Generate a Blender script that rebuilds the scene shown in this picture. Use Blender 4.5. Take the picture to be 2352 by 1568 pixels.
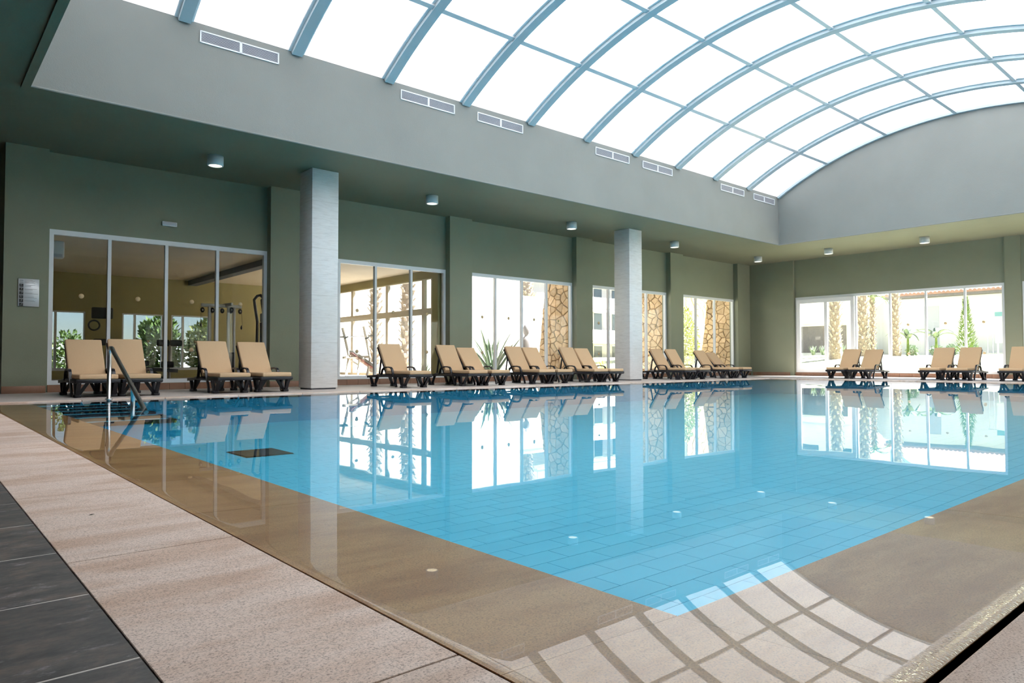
import bpy, bmesh, math, random
from mathutils import Vector, Matrix

# ------------------------------------------------------------------ reset
for o in list(bpy.data.objects):
    bpy.data.objects.remove(o, do_unlink=True)
SC = bpy.context.scene
COL = SC.collection
R = math.radians
random.seed(11)

# ------------------------------------------------------------------ camera
# X runs along the long window wall, Y runs away from the near corner of the pool, water is z = 0
YAW, PITCH, ROLL = R(49.0935), R(1.6643), R(-0.0844)
cam_d = bpy.data.cameras.new('camera')
cam = bpy.data.objects.new('camera', cam_d)
COL.objects.link(cam)
cam_d.sensor_width = 36.0
cam_d.lens = 24.648
cam_d.clip_start = 0.05
cam_d.clip_end = 400
fw = Vector((math.cos(YAW) * math.cos(PITCH), math.sin(YAW) * math.cos(PITCH), math.sin(PITCH)))
rt = Vector((math.sin(YAW), -math.cos(YAW), 0))
up = rt.cross(fw)
rt2 = rt * math.cos(ROLL) + up * math.sin(ROLL)
up2 = -rt * math.sin(ROLL) + up * math.cos(ROLL)
m = Matrix((rt2, up2, -fw)).transposed().to_4x4()
m.translation = Vector((0, 0, 0.60))
cam.matrix_world = m
SC.camera = cam

# ------------------------------------------------------------------ sky, sun, exposure
SUN_DIR = Vector((-0.60, 0.40, -1.0)).normalized()
world = bpy.data.worlds.new('sky')
SC.world = world
world.use_nodes = True
wn = world.node_tree.nodes
wl = world.node_tree.links
wn.clear()
wo = wn.new('ShaderNodeOutputWorld')
bg = wn.new('ShaderNodeBackground')
sky = wn.new('ShaderNodeTexSky')
sky.sky_type = 'NISHITA'
sky.sun_disc = False
sky.sun_elevation = math.asin(-SUN_DIR.z)
sky.sun_rotation = math.atan2(-SUN_DIR.x, -SUN_DIR.y)
sky.air_density = 1.0
sky.dust_density = 0.5
sky.ozone_density = 1.0
bg.inputs['Strength'].default_value = 0.125
wl.new(sky.outputs[0], bg.inputs['Color'])
wl.new(bg.outputs[0], wo.inputs['Surface'])

sun_d = bpy.data.lights.new('sun', 'SUN')
sun_d.energy = 16.0
sun_d.angle = R(0.6)
sun_d.color = (1.0, 0.965, 0.915)
sun = bpy.data.objects.new('sun', sun_d)
COL.objects.link(sun)
sun.rotation_euler = SUN_DIR.to_track_quat('-Z', 'Y').to_euler()
sun.location = (0, 0, 30)

SC.view_settings.view_transform = 'Standard'
SC.view_settings.look = 'None'
SC.view_settings.gamma = 1.0
SC.view_settings.exposure = 1.4
SC.view_settings.use_curve_mapping = False
cy = SC.cycles
cy.max_bounces = 7
cy.diffuse_bounces = 4
cy.use_adaptive_sampling = True
cy.adaptive_threshold = 0.08
cy.adaptive_min_samples = 20
cy.glossy_bounces = 4
cy.transmission_bounces = 6
cy.transparent_max_bounces = 16
cy.caustics_reflective = False
cy.caustics_refractive = False
cy.sample_clamp_indirect = 8.0
cy.use_denoising = True

# ------------------------------------------------------------------ material helpers
class NT:
    def __init__(self, name):
        self.m = bpy.data.materials.new(name)
        self.m.use_nodes = True
        self.t = self.m.node_tree
        self.t.nodes.clear()
        self.out = self.t.nodes.new('ShaderNodeOutputMaterial')
    def n(self, typ, **kw):
        nd = self.t.nodes.new(typ)
        for k, v in kw.items():
            if k.startswith('i_'):
                key = k[2:]
                nd.inputs[int(key) if key.isdigit() else key.replace('_', ' ')].default_value = v
            else:
                setattr(nd, k, v)
        return nd
    def l(self, a, b):
        self.t.links.new(a, b)
    def pos(self, scale=(1, 1, 1), rot=(0, 0, 0), world=True):
        if world:
            g = self.n('ShaderNodeNewGeometry').outputs['Position']
        else:
            g = self.n('ShaderNodeTexCoord').outputs['Object']
        mp = self.n('ShaderNodeMapping')
        mp.inputs['Scale'].default_value = scale
        mp.inputs['Rotation'].default_value = rot
        self.l(g, mp.inputs['Vector'])
        return mp.outputs[0]
    def noise(self, vec, scale, detail=4, rough=0.55):
        nd = self.n('ShaderNodeTexNoise')
        nd.inputs['Scale'].default_value = scale
        nd.inputs['Detail'].default_value = detail
        nd.inputs['Roughness'].default_value = rough
        self.l(vec, nd.inputs['Vector'])
        return nd.outputs['Fac']
    def ramp(self, fac, stops):
        nd = self.n('ShaderNodeValToRGB')
        cr = nd.color_ramp
        while len(cr.elements) < len(stops):
            cr.elements.new(0.5)
        for e, (p, c) in zip(cr.elements, stops):
            e.position = p
            e.color = (*c, 1) if len(c) == 3 else c
        self.l(fac, nd.inputs['Fac'])
        return nd.outputs['Color']
    def mix(self, fac, a, b, mode='MIX'):
        nd = self.n('ShaderNodeMix', data_type='RGBA', blend_type=mode)
        for s, v in ((0, fac), (6, a), (7, b)):
            if isinstance(v, (int, float)):
                nd.inputs[s].default_value = v
            elif isinstance(v, tuple):
                nd.inputs[s].default_value = (*v, 1)
            else:
                self.l(v, nd.inputs[s])
        return nd.outputs[2]
    def bump(self, h, strength=0.2, dist=0.01):
        nd = self.n('ShaderNodeBump')
        nd.inputs['Strength'].default_value = strength
        nd.inputs['Distance'].default_value = dist
        self.l(h, nd.inputs['Height'])
        return nd.outputs[0]
    def bsdf(self, col, rough=0.6, metal=0.0, normal=None, spec=0.5, **kw):
        b = self.n('ShaderNodeBsdfPrincipled')
        if isinstance(col, tuple):
            b.inputs['Base Color'].default_value = (*col, 1)
        else:
            self.l(col, b.inputs['Base Color'])
        if isinstance(rough, (int, float)):
            b.inputs['Roughness'].default_value = rough
        else:
            self.l(rough, b.inputs['Roughness'])
        b.inputs['Metallic'].default_value = metal
        b.inputs['Specular IOR Level'].default_value = spec
        if normal is not None:
            self.l(normal, b.inputs['Normal'])
        for k, v in kw.items():
            b.inputs[k].default_value = v
        self.l(b.outputs[0], self.out.inputs['Surface'])
        return b

def simple(name, col, rough=0.6, metal=0.0, var=0.06, scale=6.0, bump=0.05, spec=0.5):
    t = NT(name)
    v = t.noise(t.pos(), scale, 3)
    lo = tuple(c * (1 - var) for c in col)
    hi = tuple(min(1, c * (1 + var)) for c in col)
    c = t.ramp(v, [(0.3, lo), (0.7, hi)])
    t.bsdf(c, rough, metal, t.bump(v, bump, 0.01) if bump else None, spec)
    return t.m

M = {}
def mat_paint(name, col):
    t = NT(name)
    p = t.pos()
    big = t.noise(p, 0.7, 3)
    fine = t.noise(p, 45, 4, 0.65)
    mid = t.noise(t.pos((1, 1, 0.6)), 5, 5, 0.6)
    c = t.ramp(big, [(0.25, tuple(x * 0.94 for x in col)), (0.75, tuple(x * 1.05 for x in col))])
    h = t.mix(0.55, fine, mid)
    t.bsdf(c, 0.62, 0, t.bump(h, 0.28, 0.02), 0.35)
    return t.m
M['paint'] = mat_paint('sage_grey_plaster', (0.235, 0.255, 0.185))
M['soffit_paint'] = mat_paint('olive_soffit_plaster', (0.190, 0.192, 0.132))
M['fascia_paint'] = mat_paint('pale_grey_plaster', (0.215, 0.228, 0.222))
M['gym_paint'] = mat_paint('olive_plaster', (0.40, 0.36, 0.17))
M['gym_ceiling'] = mat_paint('cream_plaster', (0.66, 0.58, 0.45))
M['white_wall'] = mat_paint('white_stucco', (0.88, 0.87, 0.85))
M['shaded_wall'] = mat_paint('shaded_white_stucco', (0.40, 0.39, 0.40))  # white stucco greyed, shade behind the balconies put into the colour
M['white'] = simple('white_coated_aluminium', (0.72, 0.75, 0.78), 0.4, 0, 0.02, 4, 0)
M['sunlit_frame'] = simple('sun_tinted_frame', (0.80, 0.75, 0.64), 0.5, 0, 0.02, 4, 0)  # white frames with warm sunlight put into the colour
M['vent_slat'] = simple('pale_grey_enamel', (0.52, 0.54, 0.60), 0.45, 0, 0.02, 4, 0)
M['vent_back'] = simple('dark_duct', (0.10, 0.11, 0.13), 0.7, 0, 0.02, 4, 0)
M['rib'] = simple('blue_grey_painted_steel', (0.40, 0.49, 0.54), 0.45, 0, 0.04, 3, 0)
M['purlin'] = simple('light_grey_painted_steel', (0.58, 0.62, 0.66), 0.4, 0, 0.03, 3, 0)
M['black'] = simple('black_plastic', (0.012, 0.012, 0.018), 0.38, 0, 0.1, 9, 0.02)
M['dark'] = simple('dark_rubber', (0.02, 0.02, 0.02), 0.6, 0, 0.1, 9, 0.02)
M['steel'] = simple('brushed_steel', (0.62, 0.60, 0.60), 0.28, 1.0, 0.04, 12, 0)
M['silver'] = simple('silver_paint', (0.62, 0.60, 0.56), 0.4, 0.3, 0.03, 12, 0)
M['red_vinyl'] = simple('red_vinyl', (0.16, 0.03, 0.03), 0.45, 0, 0.08, 9, 0.02)
M['grey_vinyl'] = simple('grey_vinyl', (0.16, 0.16, 0.16), 0.5, 0, 0.08, 9, 0.02)
M['grout'] = simple('pale_grout', (0.60, 0.57, 0.54), 0.85, 0, 0.1, 20, 0.05)
M['dot'] = simple('tan_film', (0.62, 0.48, 0.28), 0.6, 0, 0.04, 9, 0)
M['bark_dark'] = simple('gutter_dark', (0.075, 0.040, 0.030), 0.5, 0, 0.3, 15, 0.1)
M['roof_tile'] = simple('terracotta', (0.42, 0.25, 0.20), 0.8, 0, 0.15, 3, 0.1)
M['dark_glass'] = simple('dark_window_glass', (0.06, 0.08, 0.10), 0.1, 0, 0.05, 2, 0)
M['blue_sign'] = simple('teal_sign_board', (0.18, 0.36, 0.42), 0.5, 0, 0.05, 2, 0)
M['sign_black'] = simple('sign_black_ink', (0.015, 0.015, 0.017), 0.5, 0, 0.05, 9, 0)
M['sign_grey'] = simple('sign_grey_ink', (0.30, 0.31, 0.33), 0.5, 0, 0.05, 9, 0)
M['sign_plate'] = simple('brushed_sign_plate', (0.62, 0.64, 0.67), 0.3, 0.15, 0.02, 9, 0)
M['statue'] = simple('grey_cast_stone', (0.20, 0.185, 0.19), 0.8, 0, 0.1, 8, 0.1)

def mat_panel():
    t = NT('opal_polycarbonate')
    p = t.pos((0.35, 3.0, 1.0))
    dirt = t.noise(p, 1.6, 6, 0.65)
    spots = t.noise(t.pos((1.2, 0.5, 1)), 3.2, 2)
    c1 = t.ramp(dirt, [(0.30, (0.28, 0.28, 0.285)), (0.5, (0.37, 0.374, 0.378))])
    c2 = t.ramp(spots, [(0.66, (1, 1, 1)), (0.74, (0.80, 0.80, 0.82))])
    c = t.mix(1.0, c1, c2, 'MULTIPLY')
    tr = t.n('ShaderNodeBsdfTranslucent')
    t.l(c, tr.inputs['Color'])
    df = t.n('ShaderNodeBsdfDiffuse')
    df.inputs['Color'].default_value = (0.8, 0.8, 0.8, 1)
    mx = t.n('ShaderNodeMixShader')
    mx.inputs[0].default_value = 0.12
    t.l(tr.outputs[0], mx.inputs[1])
    t.l(df.outputs[0], mx.inputs[2])
    t.l(mx.outputs[0], t.out.inputs['Surface'])
    return t.m
M['panel'] = mat_panel()

def two_sided_fresnel(t, ior):
    # same reflectance from either side of a thin sheet
    g = t.n('ShaderNodeNewGeometry')
    mr = t.n('ShaderNodeMapRange')
    mr.inputs['To Min'].default_value = ior
    mr.inputs['To Max'].default_value = 1.0 / ior
    t.l(g.outputs['Backfacing'], mr.inputs['Value'])
    fr = t.n('ShaderNodeFresnel')
    t.l(mr.outputs[0], fr.inputs['IOR'])
    return fr
def mat_glass(name, tint, ior=1.45):
    t = NT(name)
    fr = two_sided_fresnel(t, ior)
    tr = t.n('ShaderNodeBsdfTransparent')
    tr.inputs['Color'].default_value = (*tint, 1)
    gl = t.n('ShaderNodeBsdfGlossy')
    gl.inputs['Roughness'].default_value = 0.0
    mx = t.n('ShaderNodeMixShader')
    t.l(fr.outputs[0], mx.inputs[0])
    t.l(tr.outputs[0], mx.inputs[1])
    t.l(gl.outputs[0], mx.inputs[2])
    t.l(mx.outputs[0], t.out.inputs['Surface'])
    return t.m
M['glass'] = mat_glass('clear_window_glass', (0.94, 0.95, 0.95))
M['tinted'] = mat_glass('tinted_window_glass', (0.56, 0.60, 0.645))

def mat_water():
    t = NT('pool_water_surface')
    p = t.pos()
    slow = t.noise(t.pos((1, 1.6, 1)), 0.9, 2, 0.4)
    fine = t.noise(t.pos((1.0, 0.45, 1.0)), 150, 2, 0.6)
    # ripples where the water spills over the near rim
    sep = t.n('ShaderNodeSeparateXYZ')
    t.l(p, sep.inputs[0])
    mr = t.n('ShaderNodeMapRange')
    mr.inputs['From Min'].default_value = 0.556
    mr.inputs['From Max'].default_value = 0.538
    mr.inputs['To Min'].default_value = 0.0
    mr.inputs['To Max'].default_value = 1.0
    t.l(sep.outputs['Y'], mr.inputs['Value'])
    b1 = t.n('ShaderNodeBump')
    b1.inputs['Strength'].default_value = 0.02
    b1.inputs['Distance'].default_value = 0.05
    t.l(slow, b1.inputs['Height'])
    b2 = t.n('ShaderNodeBump')
    b2.inputs['Distance'].default_value = 0.004
    t.l(mr.outputs[0], b2.inputs['Strength'])
    t.l(fine, b2.inputs['Height'])
    t.l(b1.outputs[0], b2.inputs['Normal'])
    fr = two_sided_fresnel(t, 1.33)
    t.l(b2.outputs[0], fr.inputs['Normal'])
    tr = t.n('ShaderNodeBsdfTransparent')
    tr.inputs['Color'].default_value = (0.95, 0.985, 1.0, 1)
    gl = t.n('ShaderNodeBsdfGlossy')
    gl.inputs['Roughness'].default_value = 0.0
    t.l(b2.outputs[0], gl.inputs['Normal'])
    mx = t.n('ShaderNodeMixShader')
    t.l(fr.outputs[0], mx.inputs[0])
    t.l(tr.outputs[0], mx.inputs[1])
    t.l(gl.outputs[0], mx.inputs[2])
    t.l(mx.outputs[0], t.out.inputs['Surface'])
    return t.m
M['water'] = mat_water()

def mat_granite(name, base, dark, stain, rough=0.55):
    t = NT(name)
    sp = t.noise(t.pos(), 210, 3, 0.7)
    sp2 = t.noise(t.pos(), 90, 4, 0.7)
    st = t.noise(t.pos((0.9, 3.6, 1), (0, 0, R(14))), 1.15, 6, 0.62)
    st2 = t.noise(t.pos((1, 2.0, 1), (0, 0, R(8))), 3.4, 5, 0.6)
    c = t.ramp(sp, [(0.34, dark), (0.47, base), (0.66, tuple(min(1, x * 1.22) for x in base))])
    k = t.ramp(st, [(0.45, (0, 0, 0)), (0.60, (1, 1, 1))])
    k2 = t.ramp(st2, [(0.48, (0, 0, 0)), (0.64, (1, 1, 1))])
    c = t.mix(t.mix(0.7, (0.0, 0.0, 0.0), k), c, t.mix(0.72, c, stain, 'MULTIPLY'))
    c = t.mix(t.mix(0.5, (0.0, 0.0, 0.0), k2), c, t.mix(0.6, c, stain, 'MULTIPLY'))
    oi = t.n('ShaderNodeObjectInfo')
    v = t.ramp(oi.outputs['Random'], [(0.0, (0.88, 0.88, 0.88)), (1.0, (1.08, 1.06, 1.05))])
    c = t.mix(1.0, c, v, 'MULTIPLY')
    t.bsdf(c, rough, 0, t.bump(sp2, 0.12, 0.004), 0.4)
    return t.m
M['granite'] = mat_granite('flamed_pink_granite', (0.70, 0.580, 0.515), (0.34, 0.255, 0.215), (0.70, 0.54, 0.40))
M['ledge'] = mat_granite('wet_brown_granite', (0.47, 0.265, 0.105), (0.23, 0.115, 0.04), (0.60, 0.40, 0.23), 0.4)
M['far_deck'] = mat_granite('pale_deck_stone', (0.47, 0.43, 0.41), (0.30, 0.26, 0.25), (0.9, 0.85, 0.8))
M['skirting'] = mat_granite('brown_skirting_stone', (0.30, 0.175, 0.12), (0.12, 0.065, 0.045), (0.85, 0.7, 0.55))

def mat_slate():
    t = NT('grey_slate_tile')
    a = t.noise(t.pos((2.6, 5.2, 1), (0, 0, R(14))), 2.6, 10, 0.74)
    b = t.noise(t.pos((1, 1.8, 1)), 34, 6, 0.75)
    w = t.noise(t.pos((2.2, 4.4, 1), (0, 0, R(-8))), 2.4, 9, 0.8)
    c = t.ramp(a, [(0.36, (0.032, 0.034, 0.035)), (0.50, (0.078, 0.074, 0.072)), (0.62, (0.150, 0.118, 0.100))])
    c = t.mix(t.ramp(b, [(0.35, (0, 0, 0)), (0.75, (0.28, 0.28, 0.28))]), c, (0.16, 0.15, 0.15))
    c = t.mix(t.ramp(w, [(0.56, (0, 0, 0)), (0.66, (0.85, 0.85, 0.85))]), c, (0.30, 0.28, 0.30))
    oi = t.n('ShaderNodeObjectInfo')
    c = t.mix(1.0, c, t.ramp(oi.outputs['Random'], [(0, (0.85, 0.85, 0.85)), (1, (1.1, 1.08, 1.06))]), 'MULTIPLY')
    t.bsdf(c, t.ramp(b, [(0.3, (0.42,) * 3), (0.7, (0.6,) * 3)]), 0, t.bump(a, 0.12, 0.01), 0.4)
    return t.m
M['slate'] = mat_slate()

def mat_concrete():
    t = NT('board_marked_concrete')
    s = t.noise(t.pos((1.2, 1.2, 9.0)), 3.2, 8, 0.7)
    b = t.noise(t.pos(), 1.1, 4)
    wv = t.n('ShaderNodeTexBrick')
    wv.offset = 0.0
    wv.inputs['Scale'].default_value = 1.0
    wv.inputs['Mortar Size'].default_value = 0.006
    wv.inputs['Brick Width'].default_value = 40.0
    wv.inputs['Row Height'].default_value = 1.02
    wv.inputs['Color1'].default_value = (1, 1, 1, 1)
    wv.inputs['Color2'].default_value = (1, 1, 1, 1)
    wv.inputs['Mortar'].default_value = (0.86, 0.85, 0.84, 1)
    g = t.n('ShaderNodeNewGeometry')
    sp = t.n('ShaderNodeSeparateXYZ')
    cb = t.n('ShaderNodeCombineXYZ')
    t.l(g.outputs['Position'], sp.inputs[0])
    t.l(sp.outputs['X'], cb.inputs['X'])
    t.l(sp.outputs['Z'], cb.inputs['Y'])
    t.l(cb.outputs[0], wv.inputs['Vector'])
    c = t.ramp(s, [(0.25, (0.56, 0.55, 0.54)), (0.5, (0.69, 0.69, 0.69)), (0.8, (0.76, 0.76, 0.76))])
    c = t.mix(t.ramp(b, [(0.4, (0, 0, 0)), (0.75, (0.4, 0.4, 0.4))]), c, (0.60, 0.56, 0.50))
    c = t.mix(1.0, c, wv.outputs['Color'], 'MULTIPLY')
    t.bsdf(c, 0.75, 0, t.bump(s, 0.2, 0.01), 0.3)
    return t.m
M['concrete'] = mat_concrete()

def mat_fabric():
    t = NT('tan_canvas')
    wv = t.noise(t.pos(world=False), 140, 2, 0.6)
    wr = t.noise(t.pos((1, 0.35, 1), world=False), 9, 4, 0.55)
    oi = t.n('ShaderNodeObjectInfo')
    c = t.ramp(wv, [(0.3, (0.58, 0.40, 0.245)), (0.7, (0.67, 0.47, 0.295))])
    c = t.mix(1.0, c, t.ramp(oi.outputs['Random'], [(0, (0.93, 0.93, 0.93)), (1, (1.05, 1.05, 1.05))]), 'MULTIPLY')
    h = t.mix(0.8, wv, wr)
    t.bsdf(c, 0.9, 0, t.bump(h, 0.35, 0.012), 0.15)
    return t.m
M['fabric'] = mat_fabric()

def mat_tile(name, c0, c1, rough):
    t = NT(name)
    oi = t.n('ShaderNodeObjectInfo')
    a = t.noise(t.pos(), 2.5, 4)
    c = t.ramp(a, [(0.3, c0), (0.7, c1)])
    c = t.mix(1.0, c, t.ramp(oi.outputs['Random'], [(0, (0.965,) * 3), (1, (1.02,) * 3)]), 'MULTIPLY')
    t.bsdf(c, rough, 0, None, 0.4)
    return t.m
M['pool_tile'] = mat_tile('sky_blue_pool_tile', (0.035, 0.50, 0.76), (0.045, 0.54, 0.80), 0.5)
M['pool_grout'] = simple('blue_pool_grout', (0.028, 0.40, 0.62), 0.8, 0, 0.05, 10, 0)
M['nosing'] = simple('black_step_nosing', (0.006, 0.012, 0.02), 0.6, 0, 0.05, 10, 0)

def mat_foliage(name, c0, c1):
    t = NT(name)
    a = t.noise(t.pos(), 7, 3)
    c = t.ramp(a, [(0.3, c0), (0.7, c1)])
    b = t.bsdf(c, 0.6, 0, None, 0.3)
    b.inputs['Subsurface Weight'].default_value = 0.0
    return t.m
M['leaf'] = mat_foliage('green_leaf', (0.09, 0.16, 0.04), (0.22, 0.30, 0.08))
M['leaf_blue'] = mat_foliage('blue_green_leaf', (0.20, 0.28, 0.20), (0.36, 0.44, 0.32))
M['leaf_yellow'] = mat_foliage('yellow_green_leaf', (0.30, 0.36, 0.08), (0.55, 0.55, 0.20))
M['grass'] = mat_foliage('lawn_grass', (0.40, 0.41, 0.24), (0.52, 0.51, 0.32))
M['paving'] = simple('garden_paving', (0.62, 0.57, 0.50), 0.9, 0, 0.1, 3, 0.1)
M['bark'] = simple('palm_bark', (0.36, 0.29, 0.235), 0.95, 0, 0.35, 14, 0.5)
M['bark_pale'] = simple('pale_palm_boot', (0.48, 0.42, 0.36), 0.95, 0, 0.25, 10, 0.4)
M['mortar'] = simple('brown_mortar', (0.20, 0.12, 0.06), 0.95, 0, 0.2, 18, 0.2)
def mat_stone():
    t = NT('honey_field_stone')
    oi = t.n('ShaderNodeObjectInfo')
    a = t.noise(t.pos(), 9, 5, 0.6)
    c = t.ramp(a, [(0.3, (0.62, 0.42, 0.23)), (0.7, (0.82, 0.63, 0.43))])
    c = t.mix(1.0, c, t.ramp(oi.outputs['Random'], [(0, (0.80, 0.78, 0.76)), (0.5, (1, 0.97, 0.92)), (1, (1.15, 1.12, 1.1))]), 'MULTIPLY')
    t.bsdf(c, 0.9, 0, t.bump(a, 0.5, 0.02), 0.2)
    return t.m
M['stone'] = mat_stone()
def mat_emit(name, col, s):
    t = NT(name)
    e = t.n('ShaderNodeEmission')
    e.inputs['Color'].default_value = (*col, 1)
    e.inputs['Strength'].default_value = s
    t.l(e.outputs[0], t.out.inputs['Surface'])
    return t.m
M['lamp_lens'] = mat_emit('warm_lamp_lens', (1.0, 0.90, 0.62), 1.1)

# ------------------------------------------------------------------ mesh helpers
class MB:
    """collects shapes and builds them as one mesh object"""
    def __init__(self):
        self.v = []
        self.f = []
        self.smooth = []
    def add(self, vs, fs, smooth=False):
        b = len(self.v)
        self.v += [tuple(x) for x in vs]
        self.f += [tuple(i + b for i in f) for f in fs]
        self.smooth += [smooth] * len(fs)
        return self
    def box(self, x0, x1, y0, y1, z0, z1, mtx=None):
        vs = [Vector((x, y, z)) for z in (z0, z1) for y in (y0, y1) for x in (x0, x1)]
        if mtx is not None:
            vs = [mtx @ v for v in vs]
        fs = [(0, 2, 3, 1), (4, 5, 7, 6), (0, 1, 5, 4), (2, 6, 7, 3), (0, 4, 6, 2), (1, 3, 7, 5)]
        return self.add(vs, fs)
    def bevbox(self, x0, x1, y0, y1, z0, z1, b=0.01, seg=2, mtx=None, smooth=True):
        bm = bmesh.new()
        bmesh.ops.create_cube(bm, size=1.0)
        for v in bm.verts:
            v.co = Vector(((x0 + x1) / 2 + v.co.x * (x1 - x0), (y0 + y1) / 2 + v.co.y * (y1 - y0), (z0 + z1) / 2 + v.co.z * (z1 - z0)))
        bmesh.ops.bevel(bm, geom=bm.edges[:], offset=b, segments=seg, affect='EDGES', profile=0.5)
        bm.verts.index_update()
        vs = [v.co.copy() for v in bm.verts]
        if mtx is not None:
            vs = [mtx @ v for v in vs]
        fs = [tuple(v.index for v in f.verts) for f in bm.faces]
        bm.free()
        return self.add(vs, fs, smooth)
    def prism(self, pts, axis, a0, a1):
        """extrude a 2D polygon along an axis; pts are in the other two axes in xyz order"""
        n = len(pts)
        def mk(p, a):
            q = list(p)
            q.insert(axis, a)
            return q
        vs = [mk(p, a0) for p in pts] + [mk(p, a1) for p in pts]
        fs = [tuple(range(n))[::-1], tuple(range(n, 2 * n))]
        fs += [(i, (i + 1) % n, n + (i + 1) % n, n + i) for i in range(n)]
        return self.add(vs, fs)
    def tube(self, path, r, sides=10, caps=True, smooth=True):
        path = [Vector(p) for p in path]
        n = len(path)
        rs = r if isinstance(r, (list, tuple)) else [r] * n
        rings = []
        ref = None
        for i, p in enumerate(path):
            if i == 0:
                d = path[1] - p
            elif i == n - 1:
                d = p - path[i - 1]
            else:
                d = (path[i + 1] - p).normalized() + (p - path[i - 1]).normalized()
            d.normalize()
            if ref is None:
                ref = Vector((0, 0, 1)) if abs(d.z) < 0.9 else Vector((1, 0, 0))
            a = d.cross(ref).normalized()
            b = d.cross(a).normalized()
            ref = a.cross(d).normalized()
            rings.append([p + (a * math.cos(2 * math.pi * k / sides) + b * math.sin(2 * math.pi * k / sides)) * rs[i] for k in range(sides)])
        vs = [v for rg in rings for v in rg]
        fs = []
        for i in range(n - 1):
            for k in range(sides):
                fs.append((i * sides + k, i * sides + (k + 1) % sides, (i + 1) * sides + (k + 1) % sides, (i + 1) * sides + k))
        self.add(vs, fs, smooth)
        if caps:
            b = len(self.v) - len(vs)
            self.f += [tuple(b + k for k in range(sides)), tuple(b + (n - 1) * sides + k for k in range(sides))[::-1]]
            self.smooth += [False, False]
        return self
    def beam(self, p, q, w, h=None):
        """rectangular bar from p to q"""
        p, q = Vector(p), Vector(q)
        h = h or w
        d = (q - p)
        L = d.length
        d.normalize()
        ref = Vector((0, 0, 1)) if abs(d.z) < 0.95 else Vector((0, 1, 0))
        a = d.cross(ref).normalized()
        b = a.cross(d).normalized()
        mt = Matrix((a, d, b)).transposed().to_4x4()
        mt.translation = p
        return self.box(-w / 2, w / 2, 0, L, -h / 2, h / 2, mt)
    def lathe(self, prof, sides=20, c=(0, 0, 0), smooth=True):
        vs = []
        for r, z in prof:
            for k in range(sides):
                a = 2 * math.pi * k / sides
                vs.append((c[0] + r * math.cos(a), c[1] + r * math.sin(a), c[2] + z))
        fs = []
        for i in range(len(prof) - 1):
            for k in range(sides):
                fs.append((i * sides + k, i * sides + (k + 1) % sides, (i + 1) * sides + (k + 1) % sides, (i + 1) * sides + k))
        fs.append(tuple(range(sides))[::-1])
        fs.append(tuple((len(prof) - 1) * sides + k for k in range(sides)))
        return self.add(vs, fs, smooth)
    def mesh(self, name, mat):
        me = bpy.data.meshes.new(name)
        me.from_pydata(self.v, [], self.f)
        me.polygons.foreach_set('use_smooth', self.smooth)
        me.materials.append(mat)
        me.update()
        return me
    def build(self, name, mat, parent=None, **props):
        return link(name, self.mesh(name, mat), parent, **props)

def link(name, me, parent=None, loc=None, **props):
    o = bpy.data.objects.new(name, me)
    COL.objects.link(o)
    if parent is not None:
        o.parent = parent
    if loc is not None:
        o.location = loc
    for k, v in props.items():
        o[k] = v
    return o

def empty(name, loc=(0, 0, 0), rz=0.0, **props):
    o = bpy.data.objects.new(name, None)
    o.empty_display_size = 0.2
    COL.objects.link(o)
    o.location = loc
    o.rotation_euler = (0, 0, rz)
    for k, v in props.items():
        o[k] = v
    return o

def copy_tree(src, parent=None):
    c = src.copy()
    COL.objects.link(c)
    if parent is not None:
        c.parent = parent
    for ch in [x for x in bpy.data.objects if x.parent == src]:
        copy_tree(ch, c)
    return c

S = dict(kind='structure')

# ------------------------------------------------------------------ dimensions of the hall
X0, XR = -4.0, 27.9            # hall from behind the camera to the far right wall
Y0, YW = -4.0, 16.45           # ... and to the long window wall on the left
ZC = 4.78                      # soffit
FX0, FX1, FY0, FY1 = 1.36, 23.75, 1.33, 12.71    # opening under the skylight
ZS = 6.52                      # springing of the vault
PX0, PX1, PY0, PY1 = 0.89, 22.8, 0.51, 12.6      # outer edge of the water
LX, LY = 1.46, 1.06            # inner edge of the submerged ledge
ZF = -0.50                     # pool floor
PIER_Y = 16.24
VC, VR = 7.02, 11.14           # centre and radius of the vault
VA = math.asin((FY1 - VC) / VR)
def vault(a, r=VR):
    return VC + r * math.sin(a), ZS + r * math.cos(a) - VR * math.cos(VA)

# ------------------------------------------------------------------ ceiling, fascia, gables
mb = MB()
mb.box(X0 - 0.2, FX0, Y0 - 0.2, 18.8, ZC, ZC + 0.25)
mb.box(FX0, 1.7, YW + 0.2, 18.8, ZC, ZC + 0.25)
mb.box(FX1, XR + 0.3, Y0 - 0.2, YW + 0.2, ZC, ZC + 0.25)
mb.box(FX0, FX1, FY1, YW + 0.2, ZC, ZC + 0.25)
mb.box(FX0, FX1, Y0 - 0.2, FY0, ZC, ZC + 0.25)
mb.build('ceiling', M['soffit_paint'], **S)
e_ = 0.004
MB().box(FX0, FX1, FY1 - e_, FY1, ZC + 0.002, ZC + 0.26).box(FX1 - e_, FX1, FY0, FY1, ZC + 0.002, ZC + 0.26).build('trim_8', M['fascia_paint'], **S)
t = 0.18
MB().box(FX0 - t, FX1 + t, FY1, FY1 + t, ZC + 0.25, ZS + 0.02).build('wall_fascia_left', M['fascia_paint'], **S)
MB().box(FX0 - t, FX1 + t, FY0 - t, FY0, ZC + 0.25, ZS + 0.02).build('wall_fascia_near', M['fascia_paint'], **S)
arc = [vault(-VA + 2 * VA * i / 48, VR + 0.02) for i in range(49)]
for nm, xa, xb in (('wall_gable_right', FX1, FX1 + t), ('wall_gable_left', FX0 - t, FX0)):
    MB().prism([(FY0, ZC + 0.25), *arc, (FY1, ZC + 0.25)][::-1], 0, xa, xb).build(nm, M['fascia_paint'], **S)
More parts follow.
